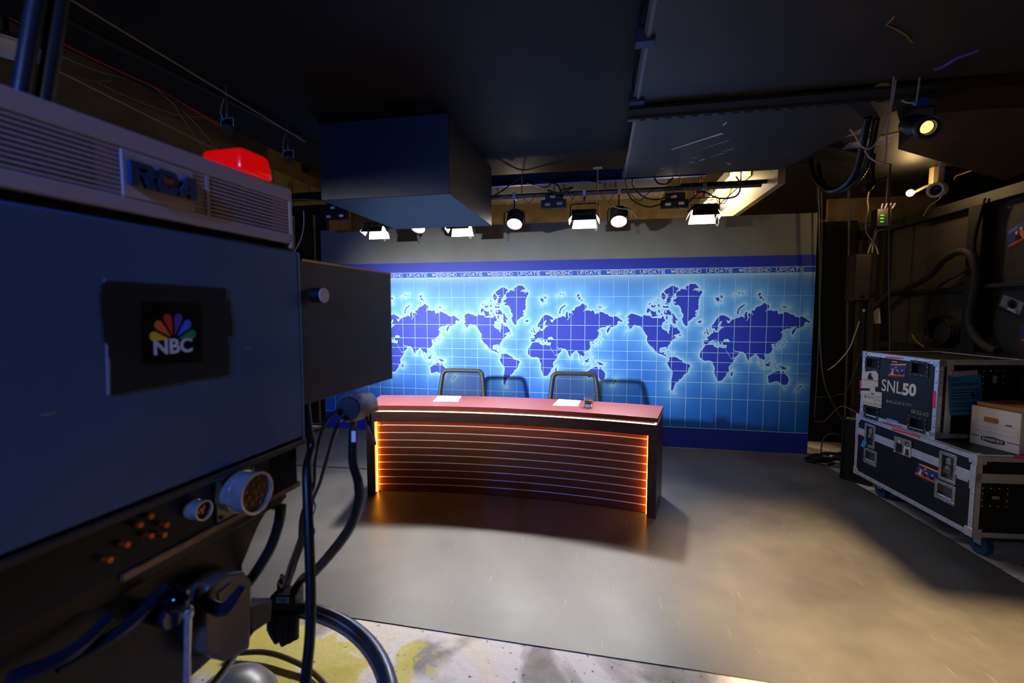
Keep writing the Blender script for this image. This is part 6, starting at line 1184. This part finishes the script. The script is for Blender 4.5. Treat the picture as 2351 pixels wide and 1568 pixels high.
n2 = flat(UF, [c4_(*p) for p in ((148, 600), (362, 628), (360, 705), (470, 722), (462, 978), (148, 905))], 'shipping_note', NOTE, upc, .0012, .003)
for l in (((160, 750), (465, 800)), ((355, 785), (352, 915)), ((415, 790), (412, 850)), ((355, 840), (465, 858)), ((150, 880), (460, 945)), ((150, 865), (460, 930))):
    (a, b), (c_, d2) = l; e = 2; ov(((a-e, b-e), (c_+e, d2-e), (c_+e, d2+e), (a-e, b+e)) if abs(c_-a) > abs(d2-b) else ((a-e, b), (a+e, b), (c_+e, d2), (c_-e, d2)), INK, n2, 'ruled_line')
for l in (((178, 775), (195, 770), (215, 800), (205, 810)), ((215, 785), (235, 790), (240, 800), (218, 798)), ((250, 785), (258, 785), (262, 812), (252, 812)), ((268, 790), (285, 795), (280, 815), (270, 808)), ((300, 800), (325, 802), (322, 822), (305, 818)), ((290, 728), (340, 735), (338, 755), (295, 748))): ov(l, PDK, n2, 'pen_stroke')
ov(((105, 650), (270, 652), (275, 690), (105, 688)), TAPE, upc, 'black_tape')
for pxs in (((530, 130), (805, 150), (803, 175), (528, 155)), ((1312, 692), (1350, 695), (1342, 980), (1298, 975)), ((112, 520), (132, 520), (126, 648), (108, 648)), ((108, 690), (122, 690), (118, 745), (104, 745)), ((480, 1218), (800, 1305), (795, 1325), (478, 1235))):
    flat(UF, [c4_(*p) for p in pxs], 'pink_tape', PINK, upc, .0012, .0035)
flat(UF, [c4_(*p) for p in ((545, 1135), (738, 1192), (732, 1232), (540, 1180))], 'blue_label', mat('blue_label', (96, 160, 240), .6), upc, .0012, .002)
flat(UF, [c4_(*p) for p in ((638, 208), (720, 213), (718, 230), (636, 225))], 'small_label', NOTE, upc, .0012, .003)
# end face: trims, latch, stencilled number
c6_ = crop(2130, 810, 6.0317)
va, vb = fe(UE, *c6_(245, 600))[0], fe(UE, *c6_(330, 600))[0]
vtm = build(MB(UE).box(va, vb, -.004, .0, .0, UH), 'lid_trim', ALU, upc)
ld = fe(UE, *c6_(740, 520)); ld1 = fe(UE, *c6_(965, 235))
dish_plate(UE, ld[0], ld[1], .15, ld1[1]-ld[1], upc, HW, DISH, 'latch'); build(MB(UE).box(ld[0]+.07, ld[0]+.095, -.006, -.003, ld[1]+.05, ld[1]+.1), 'latch_label', mat('label_mauve', (150, 130, 150), .6), upc)
tq = fe(UE, *c6_(1300, 600)); UT2 = frame(UE((tq[0]+.03, -.001, tq[1])), UE.ez, -UE.ex, -UE.ey); text(UT2, 'SK32-03', 0, 0, .21, .04, 'stencil_lettering', mat('blue_faded', (70, 80, 110), .8), upc, .008)
# blue run sheet taped on the end face
rs = empty('run_sheet', UE((.2, -.01, .2)), 'blue printed running order sheet taped on the end of the square case', 'paper')
SB = mat('blue_paper', (34, 108, 168), .8)
qs = [fe(UE, *c6_(*p)) for p in ((262, 320), (718, 298), (728, 850), (290, 862))]
build(MB(UE).prism_xz(qs, -.0105, -.0085), 'sheet', SB, rs)
build(MB(UE).prism_xz([fe(UE, *c6_(*p)) for p in ((322, 255), (665, 235), (668, 300), (322, 330))], -.0125, -.004), 'tape', mat('mauve_tape', (150, 138, 170), .6), rs)
RF = frame(UE((0, -.0108, 0)), UE.ex, UE.ez, -UE.ey)
def rtext(body, a, b, h, bold):
    p, q = fe(UE, *c6_(*a)), fe(UE, *c6_(*b)); w_ = q[0]-p[0]; f2 = frame(RF((p[0], p[1], 0)), UE.ex+UE.ez*((q[1]-p[1])/w_), UE.ez, -UE.ey); text(f2, body, 0, 0, w_, h, 'sheet_lettering', INK, rs, bold)
rtext('SNL50', (296, 388), (418, 383), .015, .02); rtext('RUN OF SHOW', (298, 468), (685, 445), .022, .035)
for (y0, y1) in ((518, 497), (558, 537), (600, 578), (637, 618), (700, 688), (740, 728), (803, 790)):
    q = [fe(UE, *c6_(*p)) for p in ((305, y0-6), (695, y1-6), (695, y1+6), (305, y0+6))]; build(MB(UE).prism_xz(q, -.0112, -.0105), 'black_bar', INK, rs)
q = [fe(UE, *c6_(*p)) for p in ((580, 545), (622, 545), (628, 610), (590, 612))]; build(MB(UE).prism_xz(q, -.0114, -.0105), 'black_bar', INK, rs)

# ---- storage box on the trunk
b0, b1 = onz(2225.3, 1015.6, .642), onz(2339.7, 1044.6, .642)
bex = (b1-b0); BL = float(np.linalg.norm(bex)); bex /= BL; bey = np.array([-bex[1], bex[0], 0]); bey *= np.sign(bey[0])
XF = frame(b0, bex, bey, (0, 0, 1)); BH, BD = .252, .33
CARD = mat('white_cardboard', (226, 222, 226), .85); KRAFT = mat('kraft_cardboard', (176, 122, 70), .85)
sb_ = empty('storage_box', XF((BL/2, BD/2, 0)), 'white cardboard file box with oval hand hole standing on the long trunk', 'box')
hx, hz, hw_, hh_ = BL*.42, BH*.70, BL*.155, .0175
oval = [(hx+hw_*(1 if math.cos(a) > 0 else -1)*0.70+hw_*.3*math.cos(a), hz+hh_*math.sin(a)) for a in np.linspace(0, 2*math.pi, 24, endpoint=False)]
mb = MB(XF); n = len(oval); outer = []
for a in np.linspace(0, 2*math.pi, 24, endpoint=False):
    c, s = math.cos(a), math.sin(a); k = min((BL-hx if c > 0 else hx)/max(abs(c), 1e-6), (BH-hz if s > 0 else hz)/max(abs(s), 1e-6)); outer.append((hx+c*k, hz+s*k))
for i, cnr in enumerate(((BL, BH), (0, BH), (0, 0), (BL, 0))):
    j = min(range(24), key=lambda k: (outer[k][0]-cnr[0])**2+(outer[k][1]-cnr[1])**2); outer[j] = cnr
mb.add([(x, 0, z) for x, z in oval]+[(x, 0, z) for x, z in outer], [(i, (i+1) % 24, 24+(i+1) % 24, 24+i) for i in range(24)])
bo = build(mb, 'front_wall', CARD, sb_)
build(MB(XF).box(0, BL, .003, .006, 0, BH), 'front_liner', KRAFT, sb_)
for (x0, x1, y0, y1) in ((0, .004, 0, BD), (BL-.004, BL, 0, BD), (0, BL, BD-.004, BD)): build(MB(XF).box(x0, x1, y0, y1, 0, BH), 'side_wall', CARD, sb_)
build(MB(XF).box(0, BL, 0, BD, 0, .004), 'bottom', CARD, sb_)
build(MB(XF).box(.02, BL+.002, .012, BD-.01, BH-.01, BH+.028), 'inner_lid', KRAFT, sb_)
BXF = sub(XF, (0, -.0004, 0), (1, 0, 0), (0, 0, 1), (0, -1, 0)); BLU = mat('print_blue', (60, 90, 160), .8); GRYL = mat('print_grey', (130, 128, 140), .8)
def bline(x0, z0, x1, z1, t=.0014, m_=GRYL, nm='ruled_line'):
    q = MB(BXF)
    if abs(x1-x0) > abs(z1-z0): q.quad((x0, z0-t/2, .0002), (x1, z1-t/2, .0002), (x1, z1+t/2, .0002), (x0, z0+t/2, .0002))
    else: q.quad((x0-t/2, z0, .0002), (x0+t/2, z0, .0002), (x1+t/2, z1, .0002), (x1-t/2, z1, .0002))
    build(q, nm, m_, sb_)
for z_ in (.62, .50, .38): bline(BL*.04, BH*z_, BL*.96, BH*z_)
bline(BL*.04, BH*.38, BL*.04, BH*.62); bline(BL*.96, BH*.38, BL*.96, BH*.62)
bline(0, BH*.235, BL*.2, BH*.235, .006, BLU, 'blue_stripe'); bline(BL*.76, BH*.235, BL, BH*.235, .006, BLU, 'blue_stripe')
build(MB(BXF).quad((BL*.70, BH*.63, .0002), (BL*.83, BH*.63, .0002), (BL*.83, BH*.665, .0002), (BL*.72, BH*.665, .0002)), 'blue_stripe', BLU, sb_)
lz0, lz1 = BH*.135, BH*.265; lgp = build(MB(BXF).tri2d([(BL*.24, lz0+.004), (BL*.48, lz0-.004), (BL*.72, lz0+.004), (BL*.72, lz1-.004), (BL*.48, lz1+.004), (BL*.24, lz1-.004)], .0003), 'logo_print', mat('logo_brown_black', (46, 40, 42), .8), sb_)
text(BXF, 'BANKERS BOX', BL*.27, BH*.165, BL*.42, .019, 'logo_lettering', CARD, sb_, .03, .0006)
# pink tape on trunk end edge
flat(LE, [(2325, 1045), (2360, 1047), (2360, 1054), (2325, 1052)], 'pink_tape', PINK, low, .0012, .0035)

# ---- floor loudspeaker behind the trunk, cables around it
m0 = onz(1927.9, 1099, 0); mex = np.array([.72, -.69, 0]); mex /= np.linalg.norm(mex); mey = np.array([-mex[1], mex[0], 0])
MF = frame(m0+np.array([0, 0, .004]), mex, mey, (0, 0, 1)); MH = .55; MWd = .225
ms = empty('floor_loudspeaker', MF((.1, .1, 0)), 'black floor loudspeaker with fabric grille tucked behind the long trunk', 'loudspeaker')
build(MB(MF).box(0, MWd, .004, .3, 0, MH), 'cabinet', BLACK, ms, bevel=.004)
for q in ((0, .014, 0, MH), (MWd-.014, MWd, 0, MH), (.014, MWd-.014, 0, .018), (.014, MWd-.014, MH-.014, MH)): build(MB(MF).box(q[0], q[1], -.008, .006, q[2], q[3]), 'frame_bar', mat('frame_black', (24, 23, 23), .5), ms)
build(MB(MF).box(.012, MWd-.012, -.002, .004, .016, MH-.012), 'grille', GRM if False else mat('grille_cloth', (16, 15, 15), .9, bump=.6, bscale=260), ms)
build(MB(MF).box(.02, .2, .02, .2, MH, MH+.006), 'wood_scrap', mat('pale_wood', (186, 150, 100), .6), label='thin pale wood scrap lying on the floor loudspeaker', cat='board')
for k in range(4):
    y_ = .035+.0165*k; cable('speaker_top_cable', [MF((.03, y_, MH+.0128)), MF((.075, y_+.012, MH+.026)), MF((.125, y_+.02, MH+.02)), MF((.165, y_+.03, MH+.0128))], .007, RUBBER, 'dark cables bunched on top of the floor loudspeaker', group='cables on the floor loudspeaker')
for k in range(7):
    rnd = random.Random(k); base = np.array([2.13+.018*k, 4.95-.012*k, .0122+.0156*k]); st_ = rnd.uniform(0, 6)
    cable('floor_cable_loop', [base+np.array([(.15+.02*rnd.random()-.010*i)*math.cos(a), (.095-.006*i)*math.sin(a), 0]) for i, a in enumerate(np.linspace(st_, st_+5.6, 9))], .008, RUBBER, 'dirty dark cables looped in a pile on the floor by the backdrop corner', group='cable pile by the backdrop corner', sub=5)

# ================================================================== LAMPS OUTSIDE THE FRAME
wl0 = np.array([1.3, 1.2, 2.60])
wk = empty('warm_floodlight', wl0, 'warm barn-door floodlight hung under the near ceiling panel', 'studio light')
aim = np.array([1.35, 2.45, 0])-wl0; aim /= np.linalg.norm(aim)
build(MB().lathe([(.03, -.055), (.07, -.05), (.08, .0), (.075, .0), (.0, -.03)], wl0-aim*.02, aim, 24), 'lamp_can', FIXB, wk, smooth=True)
build(MB().cyl(wl0-aim*.07, (wl0[0]-aim[0]*.07, wl0[1]-aim[1]*.07, 2.716), .01, n=8), 'stem', FIXB, wk, smooth=True)
lamp('warm_flood_beam', 'SPOT', wk, wl0+aim*.01, aim, PW_WARM, (1, .70, .34), spot_size=math.radians(46), spot_blend=.75, shadow_soft_size=.016)
fg = empty('unseen_flag', (1.6, 1.6, 2.29), 'added unseen black flag shading the floor from the warm floodlight', 'lighting flag')  # unseen blocker, added to shape the edge of the warm pool
build(MB().box(1.345, 1.95, 1.37, 1.85, 2.297, 2.303), 'unseen_flag_cloth', BLACKM, fg); build(MB().tube([(1.9, 1.6, 2.30), (1.9, 1.6, 2.714)], .008, 8), 'unseen_flag_arm', STEEL, fg, smooth=True)
bl0 = np.array([-.5, -1.9, 2.68])
bk_ = empty('blue_floodlight', bl0, 'blue-gelled floodlight hung high behind the viewpoint', 'studio light')
aim = np.array([-1.3, 2.6, 1.9])-bl0; aim /= np.linalg.norm(aim)
build(MB().lathe([(.03, -.16), (.08, -.15), (.09, .0), (.08, .0), (.0, -.06)], bl0-aim*.02, aim, 24), 'lamp_can', FIXB, bk_, smooth=True); build(MB().cyl(bl0-aim*.1, (bl0[0], bl0[1]-.1, 2.85), .01, n=8), 'stem', FIXB, bk_, smooth=True)
lamp('blue_flood_beam', 'SPOT', bk_, bl0+aim*.01, aim, PW_BLUE, (.0, .16, 1), spot_size=math.radians(95), spot_blend=.6, shadow_soft_size=.05)
fl0 = np.array([-3.3, .1, 1.97])
fk = empty('key_floodlight', (fl0[0], fl0[1], 0), 'white key spotlight on a stand on the wall side of the television camera', 'studio light')
aim = np.array([-1.05, 5.2, 1.55])-fl0; aim /= np.linalg.norm(aim)
build(MB().lathe([(.05, -.2), (.09, -.18), (.1, .0), (.09, .0), (.0, -.08)], fl0-aim*.03, aim, 24), 'lamp_can', FIXB, fk, smooth=True); build(MB().cyl((fl0[0]-aim[0]*.12, fl0[1]-aim[1]*.12, 0.3), (fl0[0]-aim[0]*.12, fl0[1]-aim[1]*.12, 1.92), .014, n=10), 'stand_pole', FIXB, fk, smooth=True)
for k in range(3):
    a = 2.1*k; build(MB().tube([(fl0[0]-aim[0]*.12, fl0[1]-aim[1]*.12, .55), (fl0[0]-aim[0]*.12+.42*math.cos(a), fl0[1]-aim[1]*.12+.42*math.sin(a), .012)], .011, 8), 'stand_leg', FIXB, fk, smooth=True)
lamp('key_beam', 'SPOT', fk, fl0+aim*.01, aim, PW_FRONT, (.93, .96, 1), spot_size=math.radians(50), spot_blend=.9, shadow_soft_size=.10)
ah = np.array([aim[0], aim[1], 0]); ah /= np.linalg.norm(ah); fd = fl0+ah*.62; sd = np.cross(ah, [0, 0, 1.])
for za, zb in ((.12, .012), (-.13, -.21)):  # unseen plates added to keep the key beam off soffit box and floor
    build(MB().add([fl0-sd*.1+np.array([0, 0, za]), fl0+sd*.1+np.array([0, 0, za]), fd+sd*.4+np.array([0, 0, zb]), fd-sd*.4+np.array([0, 0, zb])], [(0, 1, 2, 3)]), 'barn_door', BLACKM, fk)
hl = np.array([-.3, -1.5, 2.62])  # unseen fill lamp, added to brighten the television camera and cases
hk = empty('fill_light', hl, 'added unseen dim white fill lamp under the ceiling behind the viewpoint', 'ceiling light'); aim = np.array([.3, .75, -.5]); aim /= np.linalg.norm(aim)
build(MB().lathe([(.05, -.12), (.18, -.08), (.2, .0), (.19, .0), (.0, -.05)], hl-aim*.03, aim, 24), 'added_lamp_shade', FIXB, hk, smooth=True); build(MB().cyl(hl-aim*.08, (hl[0], hl[1], 2.85), .012, n=8), 'stem', FIXB, hk, smooth=True)  # shade and stem of the added fill lamp
lamp('fill_glow', 'AREA', hk, hl+aim*.01, aim, PW_FILL, (.95, .93, 1), shape='DISK', size=.36)
